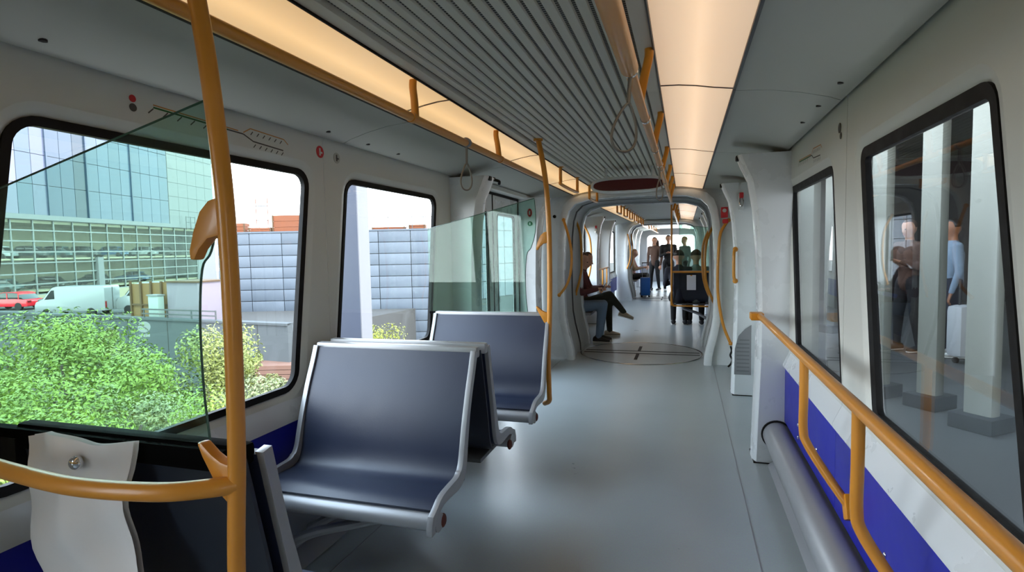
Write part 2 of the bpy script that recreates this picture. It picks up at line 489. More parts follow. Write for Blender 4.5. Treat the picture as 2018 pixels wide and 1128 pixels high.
# remaining wall boards of carriage one
for s, par, q in ((-1, wl, ((4.03, 4.275), (5.985, 6.22))), (1, wr, ((3.90, 4.055), (5.505, 5.74)))):
    for a, b in q: MB().bx(s*1.19, s*1.25, a, b, 0, 2.12).build('wall_panel', WHITE, par)
    MB().bx(s*1.19, s*1.25, q[0][1], q[1][0], 1.99, 2.12).build('wall_panel', WHITE, par)
for s, par, a in ((-1, wl, 6.22), (1, wr, 5.74)):
    MB().bx(s*HW, s*(HW+.035), a, 6.85, 0.0, 2.12).build('wall_panel', WHITE, par, bevel=.002)
for s, par, a in ((-1, wl, .90), (1, wr, 1.12)):
    # the door bay behind the camera: boards round an opening glazed like the others
    hole = lambda g: rrect(-1.1-g, -.1+g, .3-g, 1.78+g, .07+g)
    panel_with_hole(s, -2.9, a, 0.0, 2.12, hole).build('wall_panel', WHITE, par)
    window(s, hole, 'glazing of the door bay behind the viewer on the %s' % ('left' if s < 0 else 'right'), GLASS if s < 0 else GLASSR)
ce = struct(empty('ceiling')); ce['label'] = 'grey ceiling of the nearest carriage'
ceiling_run(ce, -3.0, 6.85, [-.9, 2.60, 4.25])
for s in (-1, 1):
    for y in (1.12, 2.40, 2.76, 3.10, 4.10):
        MB().tube([(s*1.115, y, 1.993), (s*1.115, y, 2.01)], .011, 10).build('screw_head', DARKJ, ce)
wb = struct(MB().bx(-1.25, 1.25, -3.15, -3.0, -.02, 2.15).build('wall_back', WHITE))
for s, seg in ((-1, [(-3, -.9), (-.9, .9), (.9, 2.42), (2.42, 4.05), (4.05, 5.6), (5.6, 6.84)]), (1, [(-3, -.9), (-.9, .9), (.9, 2.55), (2.55, 4.2), (4.2, 5.6), (5.6, 6.84)])):
    for a, b in seg:
        nm = {-3: 'over the space behind the viewer', -.9: 'right over the viewer', .9: 'over the nearest benches' if s < 0 else 'beside the thick rail sleeve', 2.42: 'over the back to back benches', 2.55: 'above the second handrail post',
              4.05: 'at the far bench pole', 4.2: 'level with the door', 5.6: 'beside the red display'}[a]
        light(s, a, b, 'warm lit ceiling strip on the %s, section %s' % ('left' if s < 0 else 'right', nm))

# ------------------------------------------------------------------ gangways and the carriages beyond
TR = [0]


def portal(y, side, label):
    """end wall of a carriage with the gangway opening and its thick white lip; side = -1 when it faces the viewer"""
    TR[0] += 1
    r = struct(empty('trim_%d' % TR[0])); r['label'] = label
    lp = portal_loop()
    poly = [(1.25, 0), (1.25, 2.12), (-1.25, 2.12), (-1.25, 0)]+lp[::-1]
    MB().prism(poly, 'Y', y, y-side*.05).build('end_wall', WHITE2, r)
    a, b, c = portal_loop(), portal_loop(.035), portal_loop(.085)
    f = y+side*.07; g = y+side*.055
    MB().rings([[(x, y-side*.03, z) for x, z in a], [(x, g, z) for x, z in a], [(x, f, z) for x, z in b], [(x, g, z) for x, z in c], [(x, y, z) for x, z in c]], caps=False, wrap=False).build('portal_lip', WHITE2, r, smooth=60)
    return r


def gangway(y0, y1, where):
    TR[0] += 1
    r = struct(empty('trim_%d' % TR[0])); r['label'] = 'grey gangway lining %s' % where
    st = [(y0, .0), (y0+.05, .03), (y0+.12, .04)]
    mid = (y0+y1)/2
    st += [(mid-.13, .04), (mid-.06, .03), (mid-.05, .05), (mid+.05, .05), (mid+.06, .03), (mid+.13, .04), (y1-.12, .04), (y1-.05, .03), (y1, 0)]
    MB().rings([[(x, y, z) for x, z in portal_loop(g)] for y, g in st], caps=False, wrap=False).build('gangway_lining', LINING, r, smooth=50)
    MB().rings([[(x, y, z) for x, z in portal_loop(g)] for y, g in ((mid-.05, .034), (mid+.05, .034))], caps=False, wrap=False).build('rubber_fold', BLACK, r)
    # turntable in the floor
    t = struct(empty('floor_turntable', (0, mid, 0))); t['label'] = 'round metal turntable in the gangway floor %s' % where
    R = .80
    circ = lambda rr, z: [(rr*math.cos(2*math.pi*i/64), rr*math.sin(2*math.pi*i/64), z) for i in range(64)]
    MB().rings([circ(R-.035, .003), circ(R-.02, .006), circ(R-.005, .003)], caps=False).build('metal_ring', CHROME, t)
    MB().add(circ(R-.035, .002), [tuple(range(64))]).build('disc', FLOOR2, t)
    for yy in (-.08, .08): MB().bx(-.74, .74, yy-.02, yy+.02, .002, .004).build('floor_gap', DARKJ, t)
    for a, b in ((-.5, -.09), (.09, .45)): MB().bx(-.05, -.01, a, b, .002, .004).build('floor_gap', BLACK, t)
    return r


FLOOR2 = mat('turntable_vinyl', rgb(150, 155, 156), .35, noise=.12, nscale=4)
portal(6.88, -1, 'white end wall of the near carriage around the gangway opening')
gangway(6.90, 8.10, 'between the near and the second carriage')
portal(8.12, 1, 'white end wall of the second carriage facing away')
portal(14.9, -1, 'white end wall at the far end of the second carriage')
gangway(14.92, 16.1, 'between the second and the last carriage')
portal(16.12, 1, 'white end wall of the last carriage facing away')
for y0, y1, k in ((8.15, 14.85, 'second'), (16.15, 23.0, 'last')):
    w2 = {s: struct(empty('wall_left' if s < 0 else 'wall_right')) for s in (-1, 1)}
    for s in (-1, 1):
        w2[s]['label'] = '%s wall of the %s carriage' % ('left' if s < 0 else 'right', k)
        g = GLASS if s < 0 else GLASSR
        a = y0+.75; sd = 'left' if s < 0 else 'right'
        MB().bx(s*HW, s*(HW+.035), y0, a, 0, 2.12).build('wall_panel', WHITE, w2[s])
        for j, (p, q) in enumerate(((a, a+1.45), (a+1.45, a+2.9), (a+2.9, a+4.5), (a+4.5, y1))):
            if q-p < .9: 
                MB().bx(s*HW, s*(HW+.035), p, q, 0, 2.12).build('wall_panel', WHITE, w2[s]); continue
            wall_unit(s, w2[s], p, q, (p+.16, q-.16)+WZ, g, '%s window number %d from the near end of the %s carriage' % (sd, j+1, k))
        for j, y in enumerate((a+1.30, a+2.95)):
            pillar(s, y, .2, 'white moulded partition %s on the %s side of the %s carriage' % ('nearer' if j == 0 else 'farther', sd, k), .96)
        for j in range(4):
            A = y0+(y1-y0)*j/4; light(s, A, A+(y1-y0)/4, 'warm lit ceiling strip on the %s of the %s carriage, piece %s' % (sd, k, ('nearest the gangway', 'second along', 'third along', 'farthest along')[j]))
    c2 = struct(empty('ceiling')); c2['label'] = 'grey ceiling of the %s carriage' % k
    ceiling_run(c2, y0, y1, [y0+2.2, y0+4.4], slats=False)
# front end of the train: big bright front window
we = struct(empty('wall_front')); we['label'] = 'front end of the train with its large window'
hole = lambda g: rrect(-.90-g, .95+g, 1.0-g, 1.86+g, .16+g)
mb = MB(); rect = [(-1.25, 0), (1.25, 0), (1.25, 2.15), (-1.25, 2.15)]; hh = hole(0)
mb.add([(p[0], 23.05, p[1]) for p in rect+hh], [tuple(t) for t in geometry.tessellate_polygon([[Vector((p[0], p[1], 0)) for p in rect], [Vector((p[0], p[1], 0)) for p in hh]])])
mb.rings([[(p[0], 23.05, p[1]) for p in hh], [(p[0], 23.15, p[1]) for p in hole(-.03)]], caps=False).build('front_panel', GREYP, we)
MB().prism(hole(-.01), 'Y', 23.12, 23.13).build('windscreen', GLASS, we, smooth=0)
# roof skin and underframe so daylight only comes in by the windows
rf = struct(MB().bx(-1.34, 1.34, -3.3, 23.3, 2.16, 2.22).build('roof', GREYP))
struct(MB().bx(-1.30, 1.30, -3.3, 23.3, -.30, -.07).build('trim_underframe', GREYD))

# ------------------------------------------------------------------ LED display and emergency fittings
d = thing('led_display', 'dark red passenger display in a white oval frame over the gangway', 'display', (.09, 4.98, 1.94))
ov = [(.30*math.copysign(abs(math.cos(a))**.55, math.cos(a)), .047*math.copysign(abs(math.sin(a))**.8, math.sin(a))) for a in [2*math.pi*i/40 for i in range(40)]]
ov2 = [(x*1.09, z*1.55) for x, z in ov]
MB().rings([[(x, -.02, z) for x, z in ov], [(x, -.03, z) for x, z in [(x*1.02, z*1.1) for x, z in ov]], [(x, -.02, z) for x, z in ov2], [(x*.8, .20, z*.9+.03) for x, z in ov2]], caps=False).build('housing', WHITE2, d, smooth=50)
MB().prism(ov, 'Y', -.022, -.012).build('screen', LED, d)
for x in (-.2, .2): MB().tube([(x, .05, .04), (x, .05, .16)], .012).build('hanger', WHITE2, d)


def sticker(s, y, z, r, m, name, label, glyph=None, xw=None):
    x = xw or s*(HW-.001)
    t = MB()
    t.prism([(y+r*math.cos(2*math.pi*i/24), z+r*math.sin(2*math.pi*i/24)) for i in range(24)], 'X', x, x-s*.0012)
    o = tag(t.build(name, m), label, 'sticker')
    if glyph: glyph(o, x-s*.0018, y, z, r)
    return o


def g_bars(mm):
    def f(o, x, y, z, r):
        MB().bx(x, x+.0005, y-r*.25, y+r*.1, z-r*.6, z+r*.6).bx(x, x+.0005, y-r*.2, y+r*.55, z-r*.25, z+r*.05).build('pictogram', mm, o, smooth=0)
    return f


sticker(-1, 2.415, 1.905, .030, RED, 'round_sticker', 'round red safety sticker at the top corner of the large left window', g_bars(WHITE))
sticker(-1, 2.555, 1.895, .028, CEIL, 'round_sticker', 'round grey sticker just right of the panel joint above the left windows', g_bars(DKTXT))
sticker(-1, 1.425, 1.922, .012, RED, 'round_sticker', 'tiny red sticker left of the route map', None)
sticker(-1, 1.425, 1.893, .013, DKTXT, 'round_sticker', 'tiny dark sticker under the tiny red one left of the route map', None)
sticker(1, 2.68, 1.88, .021, DKTXT, 'round_sticker', 'small dark round sticker on the right wall panel joint', None)
sticker(1, 2.66, 1.845, .014, DKTXT, 'round_sticker', 'smaller dark sticker below the small round one on the right wall', None)


def routemap(s, label, P, small=False):
    """printed route diagram on the wall: P maps diagram (0..1, 0..1) to the wall plane"""
    o = thing('route_map', label, 'map')
    x = s*(HW-.0012)

    def seg(mb, a, b, w):
        a = P(*a); b = P(*b); v = Vector((b[0]-a[0], b[1]-a[1])); v.normalize(); nx = Vector((-v.y, v.x))*w
        mb.add([(x, a[0]+nx.x, a[1]+nx.y), (x, b[0]+nx.x, b[1]+nx.y), (x, b[0]-nx.x, b[1]-nx.y), (x, a[0]-nx.x, a[1]-nx.y)], [(0, 1, 2, 3)])
    g = MB(); seg(g, (0.0, .62), (.48, .52), .0030); g.build('green_line', GRTXT, o, smooth=0)
    k = MB(); seg(k, (.48, .52), (.60, .50), .0028); seg(k, (.60, .50), (.68, .30), .0028); seg(k, (.68, .30), (.95, .22), .0028); k.build('dark_line', DKTXT, o, smooth=0)
    r = MB(); seg(r, (.0, .70), (.56, .58), .0022); seg(r, (.60, .56), (.66, .78), .0022); seg(r, (.66, .78), (.96, .70), .0022); seg(r, (.96, .70), (1.0, .52), .0022); r.build('orange_line', ORTXT, o, smooth=0)
    n = MB()
    for i in range(6): t = i/6*.5; seg(n, (t+.00, .58-t*.2), (t-.03, .40-t*.2), .0022)
    for i in range(6): t = .68+i*.052; seg(n, (t, .68-i*.012), (t-.02, .54-i*.012), .0022)
    for i in range(6): t = .70+i*.05; seg(n, (t, .20-i*.012), (t-.02, .06-i*.012), .0022)
    n.build('station_names', DKTXT, o, smooth=0)['kind'] = 'stuff'
    return o


routemap(-1, 'printed route diagram with green, dark and orange lines above the large left window', lambda a, b: (1.50+a*.68, 1.845+b*.105))
routemap(1, 'faint printed route diagram above the window before the right door', lambda a, b: (3.55-a*.55, 1.80+b*.10))


# ------------------------------------------------------------------ benches
PROF = [(-.452, .440), (-.41, .455), (-.34, .455), (-.27, .452), (-.225, .462), (-.195, .488), (-.175, .535), (-.158, .61), (-.13, .71), (-.095, .80), (-.055, .885), (-.026, .955)]


PROF2 = [(-.37, .440), (-.33, .455), (-.27, .455), (-.20, .452), (-.155, .462), (-.128, .488), (-.112, .535), (-.10, .61), (-.08, .71), (-.06, .80), (-.042, .885), (-.027, .955)]


def bench(x0, x1, y, face, label, group=None, armside=-1, capped=True):
    """two-seat bench; y = top of its back, face = -1 sits facing the viewer, +1 facing away"""
    r = thing('train_bench', label, 'bench', ((x0+x1)/2, y, 0), 0, group)
    h = (x1-x0)/2
    FD = .42 if face < 0 else .34
    pr = [(-face*a, z) for a, z in (PROF if face < 0 else PROF2)]     # face -1: front towards -y
    sm = [(p.x, p.y) for p in cat([(a, z, 0) for a, z in pr], 3)]
    th = .022*(1 if face < 0 else -1)
    MB().strip(sm, 'X', -h+.018, h-.018, th).build('cushion', NAVY, r, smooth=60)
    bk = [(p[0], p[1]) for p in sm[12:]]
    sh = [(a-face*.026*1.0, z) for a, z in bk]
    MB().strip(sh, 'X', -h+.02, h-.02, -th*.5).build('back_shell', NAVYB, r, smooth=60)
    for s in (-1, 1):
        # side rim follows the seat profile, deeper than the cushion
        f0 = pr[0][0]; rim = [(f0+face*.036, .392), (f0+face*.037, .412), (f0+face*.030, .434)]+[(a, z+.006) for a, z in sm]
        q = []
        for i, p in enumerate(rim):
            a0 = rim[max(i-1, 0)]; b0 = rim[min(i+1, len(rim)-1)]; t = Vector((b0[0]-a0[0], b0[1]-a0[1])); t.normalize()
            n = Vector((-t.y, t.x))*(1 if face > 0 else -1)
            w = .030+.028*max(0, 1-abs(i/len(rim)-.42)*3)
            q.append((p[0]+n.x*-w if False else p[0]+n.x*w*(-1), p[1]+n.y*w*(-1)))
        MB().prism(rim+q[::-1], 'X', s*h, s*(h-.022)).build('side_frame', GREYM, r, bevel=.004, smooth=45)
    e_ = 0 if capped else .026
    MB().bx(-h+e_, h-e_, -.036 if face < 0 else -.006, .006 if face < 0 else .036, .935, .984).build('top_rail', GREYM if capped else MATTE, r, bevel=.012)
    fy = face*(.452 if face < 0 else .37)
    MB().tube([(-h, fy, .414), (h, fy, .414)], .035, 18).build('front_tube', GREYM, r, smooth=50)
    for s in (-1, 1):
        if capped: MB().ell((s*(h-.004), fy-face*.035, .405), (.012, .024, .026), 12, 7).build('tube_end', RUST, r)
    # cantilever arms from the wall
    for dy in (.18, .36 if face < 0 else .29):
        a = [(armside*(h+.035), face*dy*.8, .10), (armside*(h-.06), face*dy*.9, .17), (armside*(h-.20), face*dy, .25), (armside*(h-.42), face*dy*1.05, .325), (-armside*(h-.20), face*dy*1.1, .39)]
        MB().tube(cat(a, 6), [.030-.0004*i for i in range(25)], 10, flat=.8).build('cantilever_arm', GREYM, r)
    MB().bx(-h+.05, h-.06, min(face*.06, face*FD), max(face*.06, face*FD), .405, .425).build('seat_pan', GREYD, r, bevel=.004)
    MB().bx(armside*(h-.01), armside*(h+.03), min(face*.02, face*FD), max(face*.02, face*FD), .09, .30).build('wall_plate', GREYP, r, bevel=.006)
    return r


bx0, bx1 = -1.10, -.292
bench(bx0, -.335, .965, 1, 'bench seen from behind at the lower left corner, with the white bag on its back', capped=False)
bench(bx0, bx1, 2.25, -1, 'nearest navy bench facing the viewer, whole seat in view')
bench(bx0, bx1, 2.325, 1, 'bench back to back with the nearest facing bench, mostly hidden behind it')
bench(bx0, bx1+.012, 3.56, -1, 'second navy bench facing the viewer, below the green glass screen')


def screen_set(y, main, label_p, label_g):
    """yellow pole with its two fins, and the glass screen standing on the bench back"""
    p = thing('grab_pole', label_p, 'pole', (-.288 if main else -.284, y-.10, 0))
    pts = cat([(-.06, .10, .36), (-.012, .03, .40), (-.004, 0, .47), (-.006, 0, .70), (.006, 0, .95), (.012, 0, 1.2), (.012, 0, 1.5), (.002, 0, 1.75), (-.018, 0, 1.93), (-.05, 0, 2.10)] if not main else
              [(-.012, 0, .02), (-.014, 0, .40), (-.012, 0, .75), (.004, 0, 1.0), (.010, 0, 1.2), (.011, 0, 1.4), (.006, 0, 1.55), (-.014, 0, 1.76), (-.040, 0, 1.93), (-.072, 0, 2.085)], 8)
    MB().tube(pts, .0168, 16).build('pole', YEL, p, smooth=60)
    f1 = [(.004, 1.512), (-.022, 1.505), (-.044, 1.485), (-.062, 1.447), (-.074, 1.41), (-.073, 1.392), (-.062, 1.392), (-.05, 1.412), (-.028, 1.432), (.004, 1.438)]
    f2 = [(-.084, 1.028), (-.072, 1.027), (-.048, 1.006), (-.026, .993), (-.004, .988), (-.006, .905), (-.03, .925), (-.052, .965), (-.072, 1.0)]
    for f in (f1, f2): MB().prism(f, 'Y', -.012, .014).build('screen_clamp', YEL, p, bevel=.006)
    MB().tube([(-.012, 0, 0), (-.012, 0, .012)] if main else [(-.05, 0, 2.085), (-.05, 0, 2.10)], .03, 16).build('flange', YEL, p)
    g = thing('glass_screen', label_g, 'screen', (0, y, 0))
    out = cat([(-.392, 1.735, 0), (-.384, 1.6, 0), (-.392, 1.5, 0), (-.420, 1.41, 0), (-.448, 1.37, 0), (-.462, 1.25, 0), (-.462, 1.10, 0), (-.452, .98, 0)], 5)
    poly = [(-1.172, 1.555)]+[(v.x, v.y) for v in out]+[(-.452, .972), (-1.172, .972)]
    MB().prism(poly, 'Y', -.004, .004).build('glass_pane', SCREEN, g, smooth=0)
    MB().tube([(v[0], 0, v[1]) for v in poly[:-2]], .0026, 6).build('polished_edge', GEDGE, g)
    MB().bx(-1.172, -.44 if not main else -.40, -.009 if not main else -.020, .006, .958 if not main else .926, .974).build('bottom_channel', MATTE, g)
    if main: MB().bx(-1.172, -1.05, -.024, .002, .865, .95).build('corner_gusset', BLACK, g)
    return p


p1 = screen_set(.965, True, 'tall yellow grab pole nearest the viewer, with two fins and a guard bar', 'large green tinted glass screen on the nearest bench back')
b = MB().tube(cat([(0, .0, .948), (-.035, -.03, .948), (-.12, -.075, .950), (-.30, -.10, .952), (-.5, -.085, .955), (-.70, -.06, .96), (-.86, -.03, .965)], 8), .0182, 16).build('guard_bar', YEL, p1, smooth=60)
screen_set(3.60, False, 'yellow grab pole at the aisle end of the second facing bench', 'green tinted glass screen on the far bench back before the door')

# white bag hung on a knob on the near bench back
bag = thing('paper_bag', 'crumpled white paper bag hanging from a knob on the nearest bench back', 'bag', (-.79, .925, 0))
nx, nz = 26, 24; vs = []; fs = []
rnd = random.Random(3)
for k in range(nz+1):
    t = k/nz; z = .978-.50*t
    wl_ = -.172+.02*math.sin(3*t*3.1)-(.03*t if t < .4 else .012)+.10*max(0, t-.15)**1.2
    wr_ = .165-.03*math.sin(min(1, t*1.7)*3.1)+.03*t
    for i in range(nx+1):
        s = i/nx; x = wl_+(wr_-wl_)*s
        zz = z+(.012*math.sin(s*3.14)-.006*math.cos(9*s) if k < 3 else 0)
        y = -.012-.018*math.sin(s*3.14)-.016*t+.012*math.sin(7*s+4*t)*(.3+t)+.008*math.sin(13*s-6*t)+.006*math.cos(17*t+5*s)
        vs.append((x, y, zz)); fs
for k in range(nz):
    for i in range(nx): a = k*(nx+1)+i; fs.append((a, a+1, a+nx+2, a+nx+1))
vb = [(x, y+.014, z) for x, y, z in vs]; N = len(vs)
mb = MB(); mb.add(vs+vb, fs+[tuple(N+i for i in reversed(f)) for f in fs])
mb.build('paper', PAPER, bag, smooth=80)
MB().ell((.034, -.040, .938), (.0165, .014, .0165), 18, 10).tube([(.034, -.05, .938), (.034, .02, .938)], .006).build('knob', CHROME, bag)

# ------------------------------------------------------------------ overhead rails, straps
def overhead(s, x, label, joints, hang, y1, sleeve=None):
    r = thing('overhead_rail', label, 'handrail', (x, 0, 0))
    MB().tube([(0, -1.2, 1.92), (0, y1, 1.92)], .0168, 14).build('rail', YEL, r, smooth=60)
    for y in joints: MB().tube([(0, y-.012, 1.92), (0, y+.012, 1.92)], .0205, 14).build('joint_ring', CHROME if s > 0 else YEL, r)
    for y in hang:
        dx = s*.035
        MB().tube(cat([(0, y, 1.925), (dx*.5, y-s*.03, 2.0), (dx, y-s*.055, 2.06), (dx, y-s*.06, 2.095)], 4), .0155, 10).build('hanger', YELB if s > 0 else YEL, r, smooth=60)
    if sleeve:
        MB().tube([(0, sleeve[0], 1.92), (0, sleeve[1]-.01, 1.92), (0, sleeve[1], 1.92)], [.0265, .0265, .024], 18).build('thick_sleeve', YEL, r, smooth=60)
    return r


overhead(-1, -.455, 'long yellow overhead rail above the left benches', [2.0, 3.1], [-.4, 2.03, 3.07], 4.16)
overhead(1, .405, 'long yellow overhead rail right of the aisle with slanted hangers', [2.37, 3.13, 3.9, 4.7, 5.5], [.6, 2.10, 3.06, 4.1, 5.0, 5.8, 6.5], 6.8, (-1.2, 1.70))


def hoop(x, y0, y1, z, label):
    h = thing('grab_hoop', label, 'handle', (x, (y0+y1)/2, 0)); L = (y1-y0)/2
    MB().tube(cat([(0, -L, 2.09), (0, -L, z+.03), (0, -L+.04, z), (0, L-.04, z), (0, L, z+.03), (0, L, 2.09)], 5), .014, 10).build('hoop_tube', YEL, h, smooth=60)
    for y in (-L, L): MB().tube([(0, y, 2.08), (0, y, 2.10)], .026, 12).build('flange', YEL, h)


hoop(-.44, 4.66, 5.42, 1.94, 'yellow hoop handle hanging before the left door, nearest one')
hoop(-.44, 6.15, 6.7, 1.94, 'yellow hoop handle hanging beside the red display')
for j, y in enumerate((8.6, 9.6, 10.6, 11.6, 12.6, 13.6)):
    hoop(-.42, y, y+.55, 1.93, 'yellow hoop handle in the second carriage, %s from the gangway' % ('first', 'second', 'third', 'fourth', 'fifth', 'sixth')[j])
overhead(1, .40, 'yellow overhead rail along the right of the second carriage', [9.5, 11., 12.5], [8.6, 9.8, 11, 12.2, 13.4], 14.6)
bpy.data.objects['overhead_rail.002'].location = (.40, 0, 0)
for ch in bpy.data.objects['overhead_rail.002'].children:
    if ch.name.startswith('rail'):
        ch.data = ch.data.copy()
        for v in ch.data.vertices:
            if v.co.y < 0: v.co.y = 8.3
overhead(-1, -.42, 'short yellow overhead rail on the left of the last carriage', [], [16.6, 18, 19.5, 21], 22.)
for ch in bpy.data.objects['overhead_rail.003'].children:
    if ch.name.startswith('rail'):
        for v in ch.data.vertices:
            if v.co.y < 0: v.co.y = 16.4


def strap(p, sway, w, L, label, clampm):
    r = thing('hanging_strap', label, 'strap', p)
    sw = Vector(sway)
    top = Vector((0, 0, -.02)); neck = top+Vector((sw.x*.25, sw.y*.25, -.07))
    bot = Vector((sw.x, sw.y, -L)); ax = Vector((sw.y, -sw.x, 0)) if False else Vector((.55, .83, 0))
    loop = []
    for i in range(40):
        a = 2*math.pi*i/40; t = .5-.5*math.cos(a)            # 0 at neck, 1 at bottom
        wid = math.sin(a)*w*(.35+.65*t)
        loop.append(neck.lerp(bot, t)+ax*wid)
    MB().tube(loop, .0042, 7, closed=True).build('loop', STRAP, r, smooth=60)
    MB().tube([top+Vector((0, 0, .02)), neck], [.006, .006], 8).build('cord', STRAP, r)
    MB().tube([(0, -.013, .012), (0, .013, .012)], .0225, 14).build('clamp', clampm, r)
    return r


strap((-.455, 2.57, 1.912), (0.0, -.02, 0), .045, .22, 'grey cord strap hanging from the left overhead rail', GREYP)
strap((.405, 1.72, 1.912), (-.02, -.05, 0), .075, .235, 'large grey cord loop hanging from the right overhead rail', CHROME)
strap((.405, 3.7, 1.912), (0, 0, 0), .045, .22, 'small grey cord strap farther along the right overhead rail', CHROME)

# small camera bar at the top of the left partition
o = thing('ceiling_sensor', 'small black sensor bar at the top of the left door partition', 'sensor', (-.93, 4.3, 1.955))
MB().tube(cat([(-.05, 0, .01), (0, .02, .012), (.045, .05, 0), (.04, .07, -.02)], 4), .012, 10).build('bar', BLACK, o)
MB().bx(-.02, .02, .0, .04, .005, .03).build('bracket', GREYD, o)

# ------------------------------------------------------------------ right handrail and heater pipe
h = thing('wall_handrail', 'yellow handrail on bent posts along the right wall', 'handrail', (1.0, 0, 0))
zr = .960
MB().tube([(0, -.6, zr), (0, 3.70, zr)], .0185, 16).build('rail', YEL, h, smooth=60)
MB().box((-.015, 3.74, zr-.004), (.075, .10, .045)).build('end_bracket', YELB, h, bevel=.008)
for y in (.75, 1.66, 2.37):
    MB().tube(cat([(0, y, zr-.008), (0, y, .80), (0, y, .68), (.012, y-.012, .625), (.075, y-.06, .52), (.15, y-.12, .41)], 6), .0165, 14).build('post', YEL, h, smooth=60)
    MB().box((.138, y-.108, .43), (.04, .06, .09), Matrix.Rotation(-.5, 3, 'X')).build('foot_bracket', YELB, h, bevel=.008)
hp = thing('heater_pipe', 'thick grey heater pipe lying along the foot of the right wall', 'pipe', (1.115, 0, .0))
MB().tube([(0, -2.9, .195), (0, 3.81, .195)], .083, 28).build('pipe', GREYM, hp, smooth=60)
MB().tube([(0, 3.785, .195), (0, 3.80, .195)], .092, 28).build('rubber_collar', BLACK, hp)
for y in (-1., .9, 2.9): MB().bx(-.02, .05, y-.02, y+.02, .02, .13).build('pipe_bracket', GREYD, hp)
BL = {3.35: 'beside the partition foot', 2.9: 'beyond the farther handrail post', 1.95: 'between the two handrail posts', 1.3: 'nearer than both visible handrail posts'}
for y in (3.35, 2.9, 1.95, 1.3):
    for z in ((.40, .33) if y > 3 else (.42,)):
        tag(MB().ell((HW-.023, y, z), (.006, .011, .011), 10, 6).build('wall_bolt', CHROME), ('lower ' if z < .35 else 'upper ' if y > 3 else '')+'shiny bolt head on the blue right wall, '+BL[y], 'bolt', 'bolts on the blue right wall')

# ------------------------------------------------------------------ grab bars on the gangway mouths
def bow(pts, label, r=.0165, cover=None):
    g = thing('grab_bar', label, 'handle', pts[0])
    p0 = Vector(pts[0])
    MB().tube([p-p0 for p in cat(pts, 7)], r, 12).build('bar', YEL, g, smooth=60)
    for p in (pts[0], pts[-1]): MB().ell(Vector(p)-p0, (.024, .024, .024), 10, 6).build('socket', YEL, g)
    return g


bow([(1.03, 6.80, 1.68), (.95, 6.78, 1.55), (.925, 6.77, 1.35), (.915, 6.77, 1.0), (.93, 6.77, .75), (.98, 6.78, .48), (1.06, 6.80, .27)], 'long bowed yellow grab bar on the right of the near gangway mouth')
bow([(.915, 7.80, 1.66), (.83, 7.75, 1.45), (.81, 7.74, 1.2), (.825, 7.74, .92), (.90, 7.78, .70), (.95, 7.85, .57)], 'bowed yellow grab bar inside the gangway on the right')
bow([(.90, 8.2, 1.66), (.80, 8.25, 1.4), (.80, 8.25, 1.0), (.86, 8.25, .75), (.98, 8.2, .52)], 'bowed yellow grab bar on the right just past the gangway')
bow([(-.87, 6.80, 1.75), (-.80, 6.78, 1.52), (-.77, 6.77, 1.3), (-.79, 6.77, 1.08), (-.85, 6.79, .93), (-.94, 6.80, .82)], 'bowed yellow grab bar on the left of the near gangway mouth')
bow([(-.90, 7.80, 1.78), (-.84, 7.76, 1.6), (-.82, 7.74, 1.3), (-.83, 7.74, 1.05), (-.92, 7.8, .75)], 'bowed yellow grab bar inside the gangway on the left')
bow([(-1.14, 9.8, 1.80), (-1.03, 9.78, 1.55), (-1.02, 9.78, 1.1), (-1.1, 9.8, .75)], 'bowed yellow grab bar on the left wall beyond the seated pair')
bow([(-.86, 14.78, 1.72), (-.80, 14.76, 1.4), (-.80, 14.76, 1.1), (-.88, 14.78, .85)], 'bowed yellow grab bar left of the far gangway mouth')
bow([(-.88, 15.9, 1.75), (-.83, 15.86, 1.4), (-.84, 15.86, 1.0), (-.92, 15.9, .8)], 'bowed yellow grab bar left, inside the far gangway')
bow([(1.0, 5.49, 1.36), (.985, 5.45, 1.32), (.985, 5.45, 1.12), (1.0, 5.49, 1.07)], 'short upright yellow handle on the partition with the vent plate', .014)
# red emergency handles
def emerg(x, y, z, label):
    e = thing('emergency_handle', label, 'handle', (x, y, z))
    MB().box((0, 0, 0), (.045, .03, .15)).build('housing', WHITE2, e, bevel=.008)
    MB().box((0, -.025, .055), (.035, .03, .05)).build('red_grip', RED, e, bevel=.008)
    MB().tube(cat([(-.012, -.02, .03), (-.016, -.04, -.02), (0, -.045, -.05), (.016, -.04, -.02), (.012, -.02, .03)], 4), .006, 8).build('lever', CHROME, e)
    return e


emerg(1.045, 5.475, 1.79, 'emergency handle with a red grip on the partition with the vent plate')
e = thing('fire_cabinet', 'bright red emergency unit above the right grab bar', 'emergency unit', (.985, 6.79, 1.72))
MB().box((0, 0, .05), (.075, .05, .12)).build('red_box', RED, e, bevel=.008)
MB().box((.01, -.01, -.05), (.06, .06, .05)).build('red_foot', RED, e, bevel=.01)
MB().ell((0, -.027, .07), (.022, .008, .022)).build('button', WHITE2, e)
emerg(-.98, 10.18, 1.72, 'emergency handle with a red grip on the left of the second carriage')
c = thing('cable', 'loose black cable at the foot of the right gangway wall', 'cable', (1.06, 6.80, 0))
MB().tube(cat([(0, 0, .24), (.01, -.02, .19), (-.005, -.03, .14), (.015, -.03, .09), (0, -.03, .04), (-.03, -.04, .008)], 6), .011, 8).build('cord', BLACK, c)
for (nm, z, m, l, hh) in (('door_sticker', 1.80, RED, 'small red sticker on the partition beyond the left door', .045), ('door_sticker', 1.68, GREEN, 'small green sticker below the red one beyond the left door', .026)):
    t = tag(MB().prism([(-1.075+.026*math.cos(2*math.pi*i/20), z+hh*math.sin(2*math.pi*i/20)) for i in range(20)], 'Y', 5.972, 5.978).build(nm, m), l, 'sticker')
    MB().bx(-1.083, -1.067, 5.970, 5.973, z-hh*.5, z+hh*.5).build('pictogram', WHITE2, t, smooth=0)
